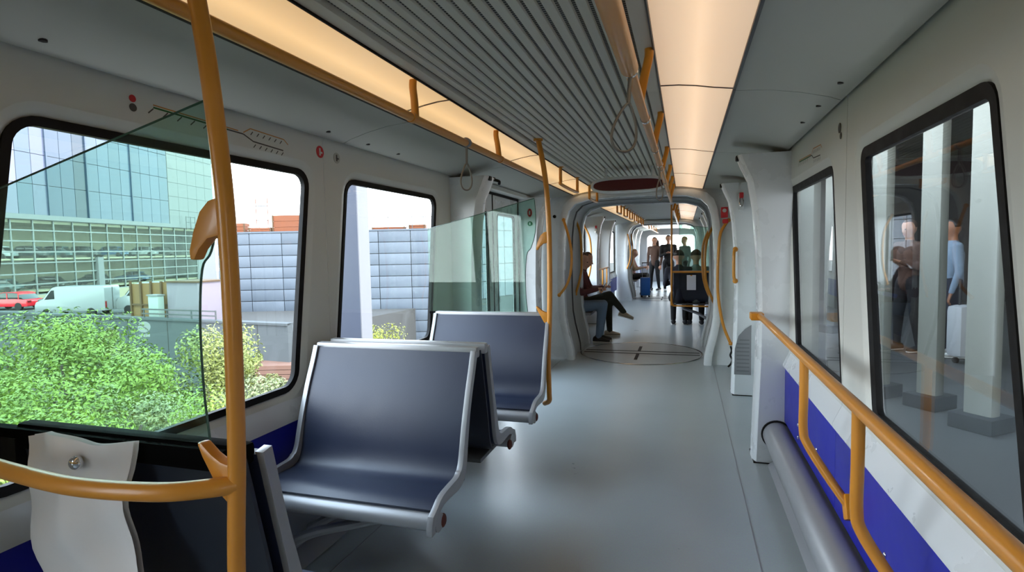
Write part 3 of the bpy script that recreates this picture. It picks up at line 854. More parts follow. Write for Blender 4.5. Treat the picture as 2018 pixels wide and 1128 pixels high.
tag(MB().tube([(-1.0, 6.86, 1.80), (-1.0, 6.89, 1.80)], .02, 12).build('wall_plug', BLACK), 'small black plug on the white wall left of the gangway', 'plug')

# ------------------------------------------------------------------ second carriage furniture
bench(.36, .95, 9.80, 1, 'navy bench back on the right beyond the gangway, with a white notice', armside=1)
fr = thing('bench_frame', 'yellow tube frame around the bench back with the white notice', 'frame', (.345, 9.76, 0))
MB().tube([(0, 0, .40), (0, 0, 2.09)], .016, 12).build('pole', YEL, fr, smooth=60)
MB().tube([(0, 0, .965), (.62, 0, .965)], .016, 12).build('top_bar', YEL, fr, smooth=60)
MB().tube(cat([(0, 0, .46), (.02, 0, .41), (.08, 0, .395), (.62, 0, .39)], 4), .014, 12).build('bottom_bar', YEL, fr, smooth=60)
n = thing('paper_notice', 'white paper notice clipped to the back of the far bench', 'notice', (.66, 9.735, .79))
MB().box((0, 0, 0), (.145, .003, .25)).build('sheet', SHEET, n)
MB().box((0, -.004, .118), (.03, .006, .016)).build('clip', YELB, n)
g = thing('glass_screen', 'pale green glass screen above the bench with the white notice', 'screen', (0, 9.80, 0))
MB().prism([(.46, .99), (1.17, .99), (1.17, 1.66), (.47, 1.76)], 'Y', -.004, .004).build('glass_pane', SCREEN, g, smooth=0)
MB().tube([(.46, 0, .99), (.47, 0, 1.76), (1.17, 0, 1.66)], .004, 6).build('polished_edge', GEDGE, g)
s2 = thing('side_seat', 'grey longitudinal seat under the seated pair beyond the gangway', 'bench', (-.985, 8.62, 0))
MB().bx(-.15, .22, -.45, .62, .40, .445).build('seat', GREYP, s2, bevel=.02)
MB().bx(-.17, -.12, -.45, .62, .46, .95).build('backrest', NAVY, s2, bevel=.02)
for y in (-.3, .45): MB().tube(cat([(-.16, y, .15), (-.1, y, .30), (.05, y, .39)], 4), .025).build('cantilever_arm', GREYP, s2)
h2 = thing('wall_handrail', 'yellow handrail on the left wall behind the seated pair', 'handrail', (-1.0, 10.9, 0))
MB().tube([(0, -.62, .98), (0, 1.0, .98)], .0165, 12).build('rail', YEL, h2, smooth=60)
for y in (-.45, .2, .8): MB().tube(cat([(0, y, .98), (0, y, .75), (-.02, y, .60), (-.13, y, .45)], 4), .015, 10).build('post', YEL, h2, smooth=60)
s3 = thing('side_seat', 'grey longitudinal seat under the far seated traveller', 'bench', (-.985, 16.75, 0))
MB().bx(-.15, .22, -.5, .6, .40, .445).build('seat', GREYP, s3, bevel=.02)
MB().bx(-.17, -.12, -.5, .6, .46, .95).build('backrest', NAVY, s3, bevel=.02)
MB().tube(cat([(-.16, 0, .15), (-.1, 0, .30), (.05, 0, .39)], 4), .025).build('cantilever_arm', GREYP, s3)
c = thing('suitcase', 'blue trolley suitcase standing in the aisle of the far carriage', 'suitcase', (-.50, 15.9, 0), .2)
MB().box((0, 0, .30), (.26, .20, .50)).build('shell', mat('blue_case', rgb(20, 92, 170), .4, noise=.06), c, bevel=.03)
for x in (-.07, .07): MB().tube([(x, .06, .54), (x, .06, .95)], .008).build('handle_bar', GREYM, c)
MB().tube([(-.08, .06, .95), (.08, .06, .95)], .012).build('grip', BLACK, c)
for x in (-.1, .1):
    for y in (-.07, .07): MB().tube([(x-.012, y, .025), (x+.012, y, .025)], .025, 12).build('wheel', BLACK, c)

# ------------------------------------------------------------------ outside, left of the train
def dk(r, g, b): return (lin(r)*.34, lin(g)*.34, lin(b)*.34, 1)


GZ = -7.6
GRND = mat('dry_ground', dk(104, 100, 84), .9, noise=.3, nscale=.4)
CONC = mat('concrete', dk(104, 112, 116), .8, noise=.15, nscale=.8, bump=.1, bscale=6)
ROAD = mat('asphalt', dk(96, 96, 94), .9, noise=.1, nscale=2)
CLAD = [mat('blue_grey_cladding', dk(124+k, 138+k, 154+k), .5, noise=.08, nscale=.8) for k in (0, 6, -6)]
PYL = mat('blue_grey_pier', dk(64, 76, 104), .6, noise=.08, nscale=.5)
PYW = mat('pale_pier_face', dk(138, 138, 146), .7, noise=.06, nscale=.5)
TWR = [mat('tower_glass', dk(*c), .25, noise=.06, nscale=.2) for c in ((88, 112, 138), (110, 134, 160), (104, 128, 152), (128, 138, 166), (150, 154, 182), (70, 92, 112))]
PALE = mat('pale_cladding', dk(172, 176, 178), .6, noise=.04, nscale=.3)
MULL = mat('pale_mullion', dk(170, 178, 176), .4)
GARG = glassmat('garage_glass', (.96, .985, .975, 1), boost=.35)
BEIGE = mat('beige_garage_wall', dk(232, 222, 190), .9, noise=.1, nscale=.3)
WOOD = mat('plywood', dk(168, 130, 78), .75, noise=.22, nscale=1.5, stretch=(1, 1, .2))
WOODD = mat('timber_post', dk(120, 90, 54), .8, noise=.2, nscale=3)
VANW = mat('van_white', dk(196, 200, 204), .3, noise=.02, coat=.3)
TYRE = mat('tyre', dk(24, 24, 26), .8)
CARGL = mat('car_glass', dk(26, 34, 40), .1, spec=.8)
LAMPR2 = mat('tail_lamp', dk(170, 20, 30), .3)
ORNG = mat('orange_boards', dk(170, 92, 44), .7, noise=.15, nscale=2)
STEEL = mat('galvanised_steel', dk(120, 124, 126), .5, metal=.4)
TARP = mat('blue_tarpaulin', dk(44, 70, 172), .5, noise=.1, nscale=2, bump=.2, bscale=4)
SALM = mat('salmon_boards', dk(160, 118, 100), .8, noise=.1, nscale=2)
TRUNK = mat('bark', dk(76, 62, 46), .9, noise=.3, nscale=12)


def leafmat(n, c): 
    m = mat(n, c, .55, noise=.6, nscale=1.6)
    return m


LEAF = [leafmat('leaves_bright', (.10, .155, .012, 1)), leafmat('leaves_yellow', (.13, .155, .03, 1)), leafmat('leaves_pale', (.13, .155, .065, 1)), leafmat('leaves_lime', (.19, .21, .02, 1))]
gr = struct(MB().bx(-260, -3.5, -140, 330, GZ-.5, GZ).build('ground', GRND)); gr['label'] = 'ground beside the elevated track'


def frame2(u1, D1, u2, D2, vref=505):
    a = deep(u1, vref, D1); b = deep(u2, vref, D2); a.z = b.z = 0
    return a, math.atan2(b.y-a.y, b.x-a.x), (b-a).length


# parking garage behind a glass grid, tower above it
ga, grz, gl_ = frame2(-25, 57., 372, 89.)
G = thing('parking_garage', 'low parking garage behind a pale glass grid front, cars inside', 'building', ga, grz)
zt, zb = 5.8, -2.6
nc, nr = 13, 7; cw = (gl_+2)/nc; rh = (zt-.0-zb)/nr
pane = None; vm = None; hm = None
for i in range(nc+1):
    if vm is None: vm = MB().bx(-.07, .07, -.1, .06, zb, zt).build('mullion', MULL, G)
    else: share(vm, 'mullion', G, (i*cw, 0, 0))
for j in range(nr+1):
    if hm is None: hm = MB().bx(0, nc*cw, -.12, .04, -.075, .075).build('rail', MULL, G); hm.location.z = zb
    else: share(hm, 'rail', G, (0, 0, zb+j*rh))
for i in range(nc):
    for j in range(nr):
        if pane is None: pane = MB().bx(.07, cw-.07, -.012, .012, .07, rh-.07).build('pane', GARG, G, smooth=0); pane.location = (0, 0, zb)
        else: share(pane, 'pane', G, (i*cw, 0, zb+j*rh))
MB().bx(-.4, nc*cw+.4, -.35, .4, zt, zt+.55).build('white_fascia', PALE, G)
MB().bx(-6, nc*cw, 5.5, 5.8, zb-2, zt).build('rear_wall', BEIGE, G)
MB().bx(-6, nc*cw, .1, 5.6, 1.55-.25, 1.55-.05).build('floor_slab', BEIGE, G)
MB().bx(-6, nc*cw, .1, 5.6, zt-.4, zt).build('roof_slab', BEIGE, G)
MB().bx(-6, nc*cw, -.3, .3, GZ, zb-.05).build('plinth', BEIGE, G)
MB().bx(nc*cw*.40, nc*cw*.40+.9, -.35, .5, GZ, 1.5).build('column', PALE, G)


def car(name, label, loc, rz, m, van=False, scale=1.0, group=None, catg='car'):
    c = thing(name, label, catg, loc, rz, group)
    if not van:
        L, Wd = 4.3, 1.75
        body = [(-2.15, .35), (-2.12, .75), (-1.9, .88), (-1.0, .95), (1.35, .93), (2.05, .78), (2.15, .55), (2.12, .3), (-2.1, .3)]
        cab = [(-1.75, .9), (-1.25, 1.40), (-.8, 1.46), (.1, 1.46), (.55, 1.38), (1.25, .92)]
        ws = (-1.35, 1.35); wrad = .32
    else:
        L, Wd = 5.9, 2.0
        body = [(-2.95, .45), (-2.95, 2.45), (-2.85, 2.58), (1.1, 2.60), (1.45, 2.5), (2.25, 1.55), (2.85, 1.30), (2.98, 1.0), (2.98, .42)]
        cab = None; ws = (-1.75, 2.0); wrad = .36
    MB().prism(body, 'Y', -Wd/2, Wd/2).build('body', m, c, bevel=.07)
    if cab:
        MB().prism(cab, 'Y', -Wd/2+.12, Wd/2-.12).build('cabin_glass', CARGL, c, bevel=.05)
        MB().prism([(-1.3, 1.40), (-.8, 1.47), (.1, 1.475), (.55, 1.39), (.5, 1.43), (.1, 1.51), (-.8, 1.505), (-1.25, 1.43)], 'Y', -Wd/2+.11, Wd/2-.11).build('roof', m, c)
        for x in (-1.3, -.25, .62): MB().bx(x-.04, x+.04, -Wd/2+.1, Wd/2-.1, .9, 1.42).build('pillar', m, c)
        for s in (-1, 1): MB().box((2.1, s*.6, .66), (.12, .36, .14)).build('headlamp', CHROME, c); MB().box((-2.12, s*.62, .72), (.08, .34, .16)).build('tail_lamp', LAMPR2, c)
    else:
        for s in (-1, 1):
            MB().prism([(1.25, 1.55), (2.1, 1.5), (1.5, 2.28), (1.25, 2.3)], 'Y', s*(Wd/2+.004), s*(Wd/2-.02)).build('side_window', CARGL, c)
            MB().box((-2.96, s*.88, 1.0), (.06, .16, .55)).build('tail_lamp', LAMPR2, c)
        MB().bx(.25, 1.15, -Wd/2-.006, -Wd/2+.02, .55, 2.35).build('open_side_door', CARGL, c)
        MB().bx(-.75, .18, -Wd/2-.03, -Wd/2+.01, .55, 2.4).build('sliding_door', m, c, bevel=.02)
        MB().box((-2.97, 0, 1.5), (.03, .03, 1.9)).build('rear_door_gap', DARKJ, c)
        MB().prism([(1.52, 2.47), (2.27, 1.57), (2.3, 1.6), (1.56, 2.5)], 'Y', -.85, .85).build('windscreen', CARGL, c)
    for x in ws:
        for s in (-1, 1): MB().tube([(x, s*(Wd/2-.2), wrad), (x, s*(Wd/2+.02), wrad)], wrad, 18).build('wheel', TYRE, c)
    if scale != 1: c.scale = (scale,)*3
    return c


CARM = [mat('car_paint_dark', rgb(44, 52, 58), .25, coat=.4), mat('car_paint_teal', rgb(50, 78, 84), .25, coat=.4), mat('car_paint_silver', rgb(150, 156, 160), .25, coat=.4), mat('car_paint_blue', rgb(48, 82, 120), .25, coat=.4), mat('car_paint_black', rgb(22, 24, 28), .2, coat=.4)]
cg, sg = math.cos(grz), math.sin(grz)
gp = lambda s, d, z: (ga.x+cg*s-sg*d, ga.y+sg*s+cg*d, z)
lb = ['silver car parked first from the left on the upper garage deck', 'dark car second from the left on the upper garage deck', 'teal car third from the left on the upper garage deck', 'dark car fourth from the left on the upper garage deck', 'blue car fifth from the left on the upper garage deck', 'silver car near the far end of the upper garage deck', 'dark car at the far end of the upper garage deck']
for i, (s, k) in enumerate(((3.0, 2), (7.0, 0), (10.6, 1), (14.4, 0), (19.3, 3), (25.3, 2), (29.3, 4))):
    car('parked_car', lb[i], gp(s, 2.7, 1.5), grz+math.pi/2+.35, CARM[k], scale=.95)
lb = ['teal car on the lower garage deck, leftmost', 'black car on the lower garage deck beside the column', 'dark car on the lower garage deck right of the column', 'blue car on the lower garage deck toward the far end']
for i, (s, k) in enumerate(((3.6, 1), (9.5, 4), (16.5, 0), (23.5, 3))):
    car('parked_car', lb[i], gp(s, 2.9, -2.1), grz+math.pi/2+.3, CARM[k], scale=.95)
MB().bx(-6, nc*cw, .1, 5.6, -2.3, -2.1).build('floor_slab', BEIGE, G)

T = thing('tower_block', 'tall blue glass office tower over the parking garage', 'building', ga, grz)
tw = nc*cw*.82; n = 15; w0 = tw/n; cols = [3, 4, 2, 3, 0, 0, 5, 2, 1, 2, 1, 2, 1, 1, 2]
pan = {}
H0 = zt+.55
for i in range(n):
    for j in range(5):
        k = cols[i]
        if k not in pan:
            pan[k] = MB().bx(.03, w0-.03, -.06, .1, .03, 3.37).build('glass_panel', TWR[k], T); pan[k].location = (i*w0, 0, H0+j*3.4)
        else: share(pan[k], 'glass_panel', T, (i*w0, 0, H0+j*3.4))
MB().bx(0, tw, .1, 14, H0, H0+17).build('core', TWR[5], T)
for i in (1, 4, 7, 11):
    MB().bx(i*w0-.09, i*w0+.09, -.22, .1, H0, H0+17).build('fin', TWR[0], T)
P = thing('office_block', 'pale panelled office block right of the blue tower', 'building', gp(tw+.1, 0, 0), grz)
pw = nc*cw-tw+5.2; ps = None
for i in range(5):
    for j in range(7):
        if ps is None: ps = MB().bx(.02, pw/5-.02, -.05, .05, .02, 2.08).build('wall_panel', PALE, P); ps.location = (0, 0, H0)
        else: share(ps, 'wall_panel', P, (i*pw/5, 0, H0+j*2.1))
MB().bx(0, pw, .05, 10, H0, H0+14.7).build('core', PALE, P)
MB().bx(nc*cw-tw+.3, pw, .05, 6, GZ, H0).build('base_wall', PALE, P)
fr = thing('scaffold_frame', 'small steel frame on the roof edge beside the yellow fin', 'scaffold', gp(tw+2.2, -1.2, H0))
for x in (0, 1.1, 2.2): MB().tube([(x*cg, x*sg, -.9), (x*cg, x*sg, 1.2)], .04).build('upright', STEEL, fr)
for z in (.3, 1.1): MB().tube([(0, 0, z), (2.2*cg, 2.2*sg, z)], .035).build('ledger', STEEL, fr)

# raised road with the parapet wall and what stands on it
pa, prz, pl_ = frame2(40, 43., 372, 36.)
cp, sp = math.cos(prz), math.sin(prz)
pp = lambda s, d, z: (pa.x+cp*s-sp*d, pa.y+sp*s+cp*d, z)
pz = -2.75
Wl = struct(empty('trim_%d' % 40, pa, prz)); Wl['label'] = 'grey concrete retaining wall below the van'
MB().bx(-22, pl_+8, 0, .4, GZ, pz).build('retaining_wall', CONC, Wl)
for s in range(-3, 9): MB().bx(s*4-.03, s*4+.03, -.012, 0, GZ, pz-.1).build('wall_joint', DARKJ, Wl)
MB().bx(-22, pl_+8, -.08, .5, pz-.12, pz+.02).build('coping', CONC, Wl)
rz_ = struct(MB().bx(-30, pl_+8, .4, 16, GZ, pz-.55).build('road', ROAD)); rz_.location = pa; rz_.rotation_euler.z = prz
car('van', 'white delivery van with an open side door behind the parapet wall', pp(.4, 3.6, pz-.6), prz+math.pi+.42, VANW, van=True, catg='van', scale=.95)
car('van', 'second white van half hidden behind the first', pp(4.9, 7.4, pz-.6), prz+math.pi+.5, VANW, van=True, catg='van')
car('red_car', 'red car at the left edge of the raised road', pp(-12.2, 5.2, pz-.55), prz+math.pi+.3, mat('car_paint_red', rgb(190, 30, 44), .25, coat=.4), catg='car', scale=1.1)
car('dark_car', 'dark car between the red car and the white van', pp(-7.2, 7.4, pz-.55), prz+math.pi+.3, CARM[4], catg='car', scale=1.2)
# timber boxes
B = thing('timber_hoarding', 'yellow plywood hoarding with dark posts beside the white vans', 'hoarding', pp(10.2, 1.6, pz-.55), prz+.05)
for i in range(4): MB().bx(i*1.02, i*1.02+.98, 0, .05, 0, 2.75+.05*i).build('plywood_sheet', WOOD, B)
for i in range(5): MB().bx(i*1.02-.07, i*1.02+.07, -.12, .0, 0, 2.95).build('post', WOODD, B)
MB().bx(0, 4.0, -.09, -.02, 1.2, 1.32).build('rail', WOODD, B)
bx = thing('site_cabinet', 'grey green site cabinet at the end of the plywood', 'cabinet', pp(13.3, 1.0, pz-.55), prz)
MB().bx(0, 1.0, -.35, .1, 0, 2.0).build('body', mat('cabinet_paint', rgb(128, 138, 134), .6, noise=.05), bx, bevel=.03)
MB().bx(-.05, 1.05, -.42, .15, 2.0, 2.08).build('roof', PALE, bx)
bb = thing('brown_shed', 'brown grey shed wall between the plywood and the yellow pole', 'shed', pp(14.5, 1.2, pz-.55), prz)
MB().bx(0, 3.0, 0, 2.4, 0, 2.9).build('walls', mat('shed_wall', rgb(112, 104, 112), .8, noise=.12, nscale=1), bb)
MB().bx(-.1, 3.1, -.1, 2.5, 2.9, 3.0).build('roof', WOODD, bb)
gd = thing('guard_rail', 'steel guard rail on the parapet behind the yellow pole', 'barrier', pp(13.5, .05, pz), prz)
for z in (.25, .55): MB().bx(0, 7, -.03, .03, z, z+.09).build('rail', STEEL, gd)
for x in (0.1, 2.4, 4.7, 6.9): MB().bx(x-.04, x+.04, .03, .09, -.0, .65).build('post', STEEL, gd)
p = deep(284, 645, 31); sg_ = thing('road_sign', 'round white road sign with a slash, on a thin post', 'sign', (p.x, p.y, GZ), math.atan2(-p.y, .56-p.x)-math.pi/2+math.pi)
hz = p.z-GZ
MB().tube([(0, .05, 0), (0, .05, hz+.3)], .04).build('post', STEEL, sg_)
MB().tube([(0, .02, hz), (0, -.02, hz)], .30, 28).build('disc', PALE, sg_)
MB().box((0, -.025, hz), (.5, .01, .05), Matrix.Rotation(.8, 3, 'Y')).build('slash', DKTXT, sg_)
MB().box((0, 0, hz-.48), (.5, .03, .16)).build('plate', PALE, sg_)

# blue grey clad building, pier, mast and stacks
ca, crz, cl_ = frame2(430, 46., 872, 46.)
K = thing('clad_building', 'long blue grey building clad in wide horizontal panels', 'building', ca, crz)
kz = -6.2; rhh = .935; cww = 2.65; nrow = 10; ncol = int(cl_/cww)+1; srcs = {}
for i in range(ncol):
    for j in range(nrow):
        k = (i*7+j*3+i*j) % 3
        if k not in srcs: srcs[k] = MB().bx(.025, cww-.025, -.08, .05, .025, rhh-.025).build('cladding_panel', CLAD[k], K, bevel=.012); srcs[k].location = (i*cww, 0, kz+j*rhh)
        else: share(srcs[k], 'cladding_panel', K, (i*cww, 0, kz+j*rhh))
MB().bx(0, ncol*cww, .05, 8, GZ, kz+nrow*rhh).build('core', DARKJ, K)
kt = kz+nrow*rhh
MB().bx(-.1, ncol*cww, -.14, .1, kt, kt+.12).build('parapet_cap', CLAD[0], K)
for i in range(5):
    q = thing('roof_crate', ['orange crate on the clad roof beside the yellow pole', 'long low orange crate on the clad roof below the mast', 'orange board stack on the clad roof before the window edge', 'orange crate on the clad roof in the second window', 'small orange crate at the far end of the clad roof'][i], 'crate', (0, 0, 0))
    q.location = (ca.x+math.cos(crz)*(.6, 2.2, 4.2, 12.5, 15.6)[i]-math.sin(crz)*1.2, ca.y+math.sin(crz)*(.6, 2.2, 4.2, 12.5, 15.6)[i]+math.cos(crz)*1.2, kt); q.rotation_euler.z = crz
    L = (1.3, 1.9, 2.6, 2.8, 1.4)[i]; Hh = (.9, .5, 1.5, .35, .5)[i]
    for b_ in range(3): MB().bx(0, L, -.3, .5, b_*Hh/3+.01, (b_+1)*Hh/3-.01).build('board', ORNG, q)
    for x in (.05, L-.05): MB().bx(x-.05, x+.05, -.36, -.3, 0, Hh).build('batten', WOODD, q)
ms = thing('steel_mast', 'thin steel mast of two uprights on the clad roof against the sky', 'mast', (ca.x+math.cos(crz)*2.3-math.sin(crz)*2.2, ca.y+math.sin(crz)*2.3+math.cos(crz)*2.2, kt), crz)
for x in (0, 1.0): MB().tube([(x, 0, 0), (x, 0, 3.4)], .035).build('upright', ORNG, ms)
for z in (.4, 1.2, 2.4): MB().tube([(0, 0, z), (1, 0, z)], .035).build('rung', STEEL, ms)
MB().tube([(0, 0, .4), (1, 0, 1.2)], .025).build('brace', STEEL, ms)
rl = thing('roof_railing', 'thin railing along the clad roof in the second window', 'railing', (ca.x+math.cos(crz)*10, ca.y+math.sin(crz)*10, kt+.1), crz)
for x in range(0, 9, 2): MB().tube([(x, .4, 0), (x, .4, 1.5)], .03).build('upright', STEEL, rl)
MB().tube([(0, .4, 1.0), (8, .4, 1.0)], .03).build('rail', STEEL, rl)
a = deep(652, 500, 19); b_ = deep(706, 500, 18); c_ = deep(727, 500, 19)
PY = thing('bridge_pier', 'tall blue grey pier with a pale side face in the second window', 'pier', (b_.x, b_.y, GZ))
v1 = Vector((a.x-b_.x, a.y-b_.y)); v2 = Vector((c_.x-b_.x, c_.y-b_.y))
q = [(0, 0), (v2.x, v2.y), (v1.x+v2.x, v1.y+v2.y), (v1.x, v1.y)]
MB().prism([(x*1.0, y*1.0) for x, y in q], 'Z', 0, 20).build('shaft', PYL, PY)
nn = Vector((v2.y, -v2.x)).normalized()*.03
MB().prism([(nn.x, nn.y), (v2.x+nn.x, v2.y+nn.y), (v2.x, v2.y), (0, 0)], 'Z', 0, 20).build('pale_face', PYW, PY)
# stacks below the clad wall
def stack(name, label, u0, u1, D, z0, h, m, n, catg):
    a, r_, l_ = frame2(u0, D, u1, D)
    q = thing(name, label, catg, (a.x, a.y, z0), r_)
    for i in range(n): MB().bx((i % 2)*.06, l_-(i % 3)*.05, 0, 2.2, i*h/n+.015, (i+1)*h/n-.015).build('board', m, q)
    return q


stack('board_stack', 'stack of salmon coloured boards below the clad building', 476, 600, 32, -6.4, 1.35, SALM, 5, 'boards')
tp = stack('tarpaulin', 'bright blue tarpaulin over a pallet beside the salmon boards', 486, 560, 34, -4.95, .5, TARP, 1, 'tarpaulin')
MB().bx(-.3, 6, .2, 2.6, GZ, -6.4).build('concrete_base', CONC, bpy.data.objects['board_stack'])
MB().bx(-.1, 2.2, .2, 2.1, GZ+4.95-GZ-4.95-2.65, 0).build('pallet', WOODD, tp)


fa, frz, fl_2 = frame2(900, 58., 1085, 74.)
FB = thing('slab_block', 'blue grey panelled slab block seen through the glass of the left door', 'building', fa, frz)
w_ = fl_2/9; fs_ = None
for i in range(9):
    for j in range(7):
        if fs_ is None: fs_ = MB().bx(.05, w_-.05, -.06, .05, .04, 1.86).build('wall_panel', CLAD[0], FB); fs_.location = (0, 0, -4)
        else: share(fs_, 'wall_panel', FB, (i*w_, 0, -4+j*1.9))
MB().bx(0, fl_2, .05, 1.2, GZ, 9.3).build('core', CONC, FB)


def shrub(label, u, v, D, h, w, m, seed, n=1500, group=None, leaf=.13):
    p = deep(u, v, D); top = p.z
    r = thing('leafy_shrub', label, 'shrub', (p.x, p.y, GZ), 0, group)
    rr = random.Random(seed); H = top-GZ
    tr = MB()
    tips = []
    for k in range(6):
        a = 6.28*k/6+rr.random(); q = (math.cos(a)*w*.45*rr.uniform(.4, 1), math.sin(a)*w*.45*rr.uniform(.4, 1), H-h*rr.uniform(.15, .6))
        MB().tube(cat([(0, 0, 0), (q[0]*.2, q[1]*.2, (H-h)*.7), (q[0]*.6, q[1]*.6, H-h*.7), q], 4), [.07-.0042*i for i in range(13)], 6).build('stem', TRUNK, r)
    lobes = [(rr.gauss(0, w*.30), rr.gauss(0, w*.30), H-h*rr.uniform(.18, .85), w*rr.uniform(.16, .32)) for _ in range(14)]
    lobes.append((0, 0, H-w*.22, w*.22))
    vs = []; fs = []
    for i in range(n):
        L = lobes[i % len(lobes)]
        d = Vector((rr.gauss(0, 1), rr.gauss(0, 1), rr.gauss(0, 1))); d.normalize(); d *= L[3]*rr.random()**.35
        c = Vector((L[0], L[1], L[2]))+d; c.z = min(c.z, H)
        s = leaf*rr.uniform(.6, 1.3)
        t = Vector((rr.gauss(0, 1), rr.gauss(0, 1), rr.gauss(0, .6))); t.normalize(); nrm = (d.normalized()+Vector((rr.gauss(0, .6), rr.gauss(0, .6), rr.gauss(.4, .5)))).normalized()
        sd = t.cross(nrm); 
        if sd.length < .1: continue
        sd.normalize(); t = nrm.cross(sd); k = len(vs)
        vs += [c-t*s, c+sd*s*.42+nrm*s*.1, c+t*s, c-sd*s*.42+nrm*s*.1]; fs.append((k, k+1, k+2, k+3))
    f = MB(); f.add(vs, fs); o = f.build('foliage', m, r, smooth=0); o['kind'] = 'stuff'
    return r


SH = [('bright green bush rising at the left edge of the large window', 45, 612, 13, 3.6, 3.4, 0), ('bright green bush right of the left edge bush, lower', 150, 655, 12, 3.4, 2.8, 0), ('low green bush at the bottom left of the large window', 40, 730, 8, 3.0, 2.4, 0),
      ('green bush filling the window bottom under the van', 190, 750, 9, 2.6, 2.0, 2), ('pale flowering bush below the road sign', 262, 680, 13, 3.4, 1.8, 2), ('pale feathery bush at the window bottom before the green screen edge', 300, 770, 9.5, 2.6, 1.9, 2),
      ('tall slim yellow green bush left of the yellow pole', 215, 645, 17, 3.4, 1.2, 1), ('yellow green bush behind the yellow pole', 395, 640, 13, 4.2, 2.6, 1), ('yellow green bush right of the yellow pole', 470, 660, 15, 4.0, 1.6, 1),
      ('pale bush at the lower right corner of the large window', 500, 735, 13, 3.2, 2.0, 2), ('small pale bush before the salmon boards', 548, 742, 15, 2.8, 1.3, 2), ('small lime yellow bush at the bottom of the second window', 735, 640, 22, 2.4, 2.0, 3),
      ('green bush low behind the nearest bench back', 110, 800, 7.5, 2.4, 2.2, 0)]
for i, (l, u, v, D, hh_, w_, k) in enumerate(SH): shrub(l, u, v, D, hh_, w_, LEAF[k], 11+i, 16000 if w_ > 2 else 7000, leaf=.036 if D < 11 else .05)

# ------------------------------------------------------------------ station on the right
SW = mat('station_panel', rgb(58, 62, 64), .6, noise=.15, nscale=.6)
SD = mat('station_dark', rgb(40, 42, 44), .7, noise=.2, nscale=.6)
SCOL = mat('station_column', rgb(150, 153, 144), .55, noise=.06, nscale=1.5)
SFL = mat('platform_floor', rgb(84, 86, 86), .5, noise=.1, nscale=2)
TUBE = mat('station_tube_light', (1, 1, 1, 1), .5, emit=(1, .98, .92, 1), es=6.)
stf = struct(MB().bx(1.75, 9.0, -9, 16, -.45, -.05).build('floor_platform', SFL)); stf['label'] = 'station platform beside the train'
struct(MB().bx(1.9, 9.2, -9, 16, 3.4, 3.7).build('ceiling_station', SD))
struct(MB().bx(1.9, 9.2, 15.8, 16.1, -.45, 3.7).build('wall_station_end', SD))
sw = struct(empty('wall_station', (8.6, 0, 0)))
for i in range(16): MB().bx(0, .3, -8.9+i*1.55, -8.9+i*1.55+1.5, -.05, 3.4).build('wall_panel', SW, sw, bevel=.02)
cl = ['pale station column seen nearest the window edge post', 'pale station column in the middle of the near right window', 'broad pale station column at the right of the near right window', 'pale station column seen through the farther right window', 'station column behind the farther right window pillar']
for i, (u, D_, w_) in enumerate(((1738, 5.2, .15), (1840, 4.8, .17), (1945, 4.2, .20), (1592, 6.4, .24), (1640, 9.0, .2))):
    p = deep(u, 500, D_)
    c = thing('station_column', cl[i], 'column', (p.x, p.y, -.05), -.9)
    MB().bx(-w_/2, w_/2, -.06, .06, 0, 3.45).build('shaft', SCOL, c, bevel=.03)
    MB().bx(-w_/2-.05, w_/2+.05, -.15, .15, 0, .12).build('foot', SD, c, bevel=.01)
    MB().bx(-w_/2-.04, w_/2+.04, -.14, .14, 3.30, 3.45).build('head', SD, c, bevel=.01)
tl = ['tube lamp of the station, highest one behind the near window', 'tube lamp of the station, second one', 'tube lamp of the station, third one down the hall', 'tube lamp of the station, fourth one down the hall']
for i, (x, y) in enumerate(((5.2, 2.0), (5.2, 4.0), (5.2, 6.0), (5.2, 8.2))):
    l = thing('tube_lamp', tl[i], 'lamp', (x, y, 3.32))
    MB().bx(-.9, .9, -.06, .06, 0.02, .08).build('housing', SD, l); MB().tube([(-.85, 0, 0), (.85, 0, 0)], .03, 10).build('tube', TUBE, l)
st = thing('stair_rail', 'slanting dark stair rail in the station hall', 'railing', (5.0, 3.2, -.05), .25)
for y in (0, .9):
    MB().tube([(-.5, y, 2.6), (1.6, y, 1.0)], .05).build('rail', SD, st)
    for k in range(4): MB().tube([(-.5+k*.6, y, 0), (-.5+k*.6, y, 2.6-k*.457)], .025).build('baluster', SD, st)
sv = thing('wheeled_case', 'white wheeled case held by the blurred traveller in the station', 'suitcase', tuple(deep(1905, 640, 6.6).xy)+(-.05,), .4)
MB().box((0, 0, .38), (.36, .22, .62)).build('shell', mat('white_case', rgb(190, 194, 196), .4), sv, bevel=.07)
for x in (-.1, .1): MB().tube([(x, 0, .68), (x, 0, 1.0)], .01).build('handle_bar', STEEL, sv)
for x in (-.13, .13): MB().tube([(x-.015, 0, .035), (x+.015, 0, .035)], .035, 12).build('wheel', BLACK, sv)

# ------------------------------------------------------------------ people
SKIN = mat('skin', rgb(196, 148, 122), .5, noise=.05, nscale=20)
SKIN2 = mat('skin_tan', rgb(160, 112, 86), .5, noise=.05, nscale=20)
LIPS = mat('lips', rgb(150, 84, 78), .5)
EYE_M = mat('eye_dark', rgb(28, 22, 20), .2)


def cloth(n, *c): return mat('cloth_'+n, rgb(*c), .85, noise=.12, nscale=14, bump=.15, bscale=40)


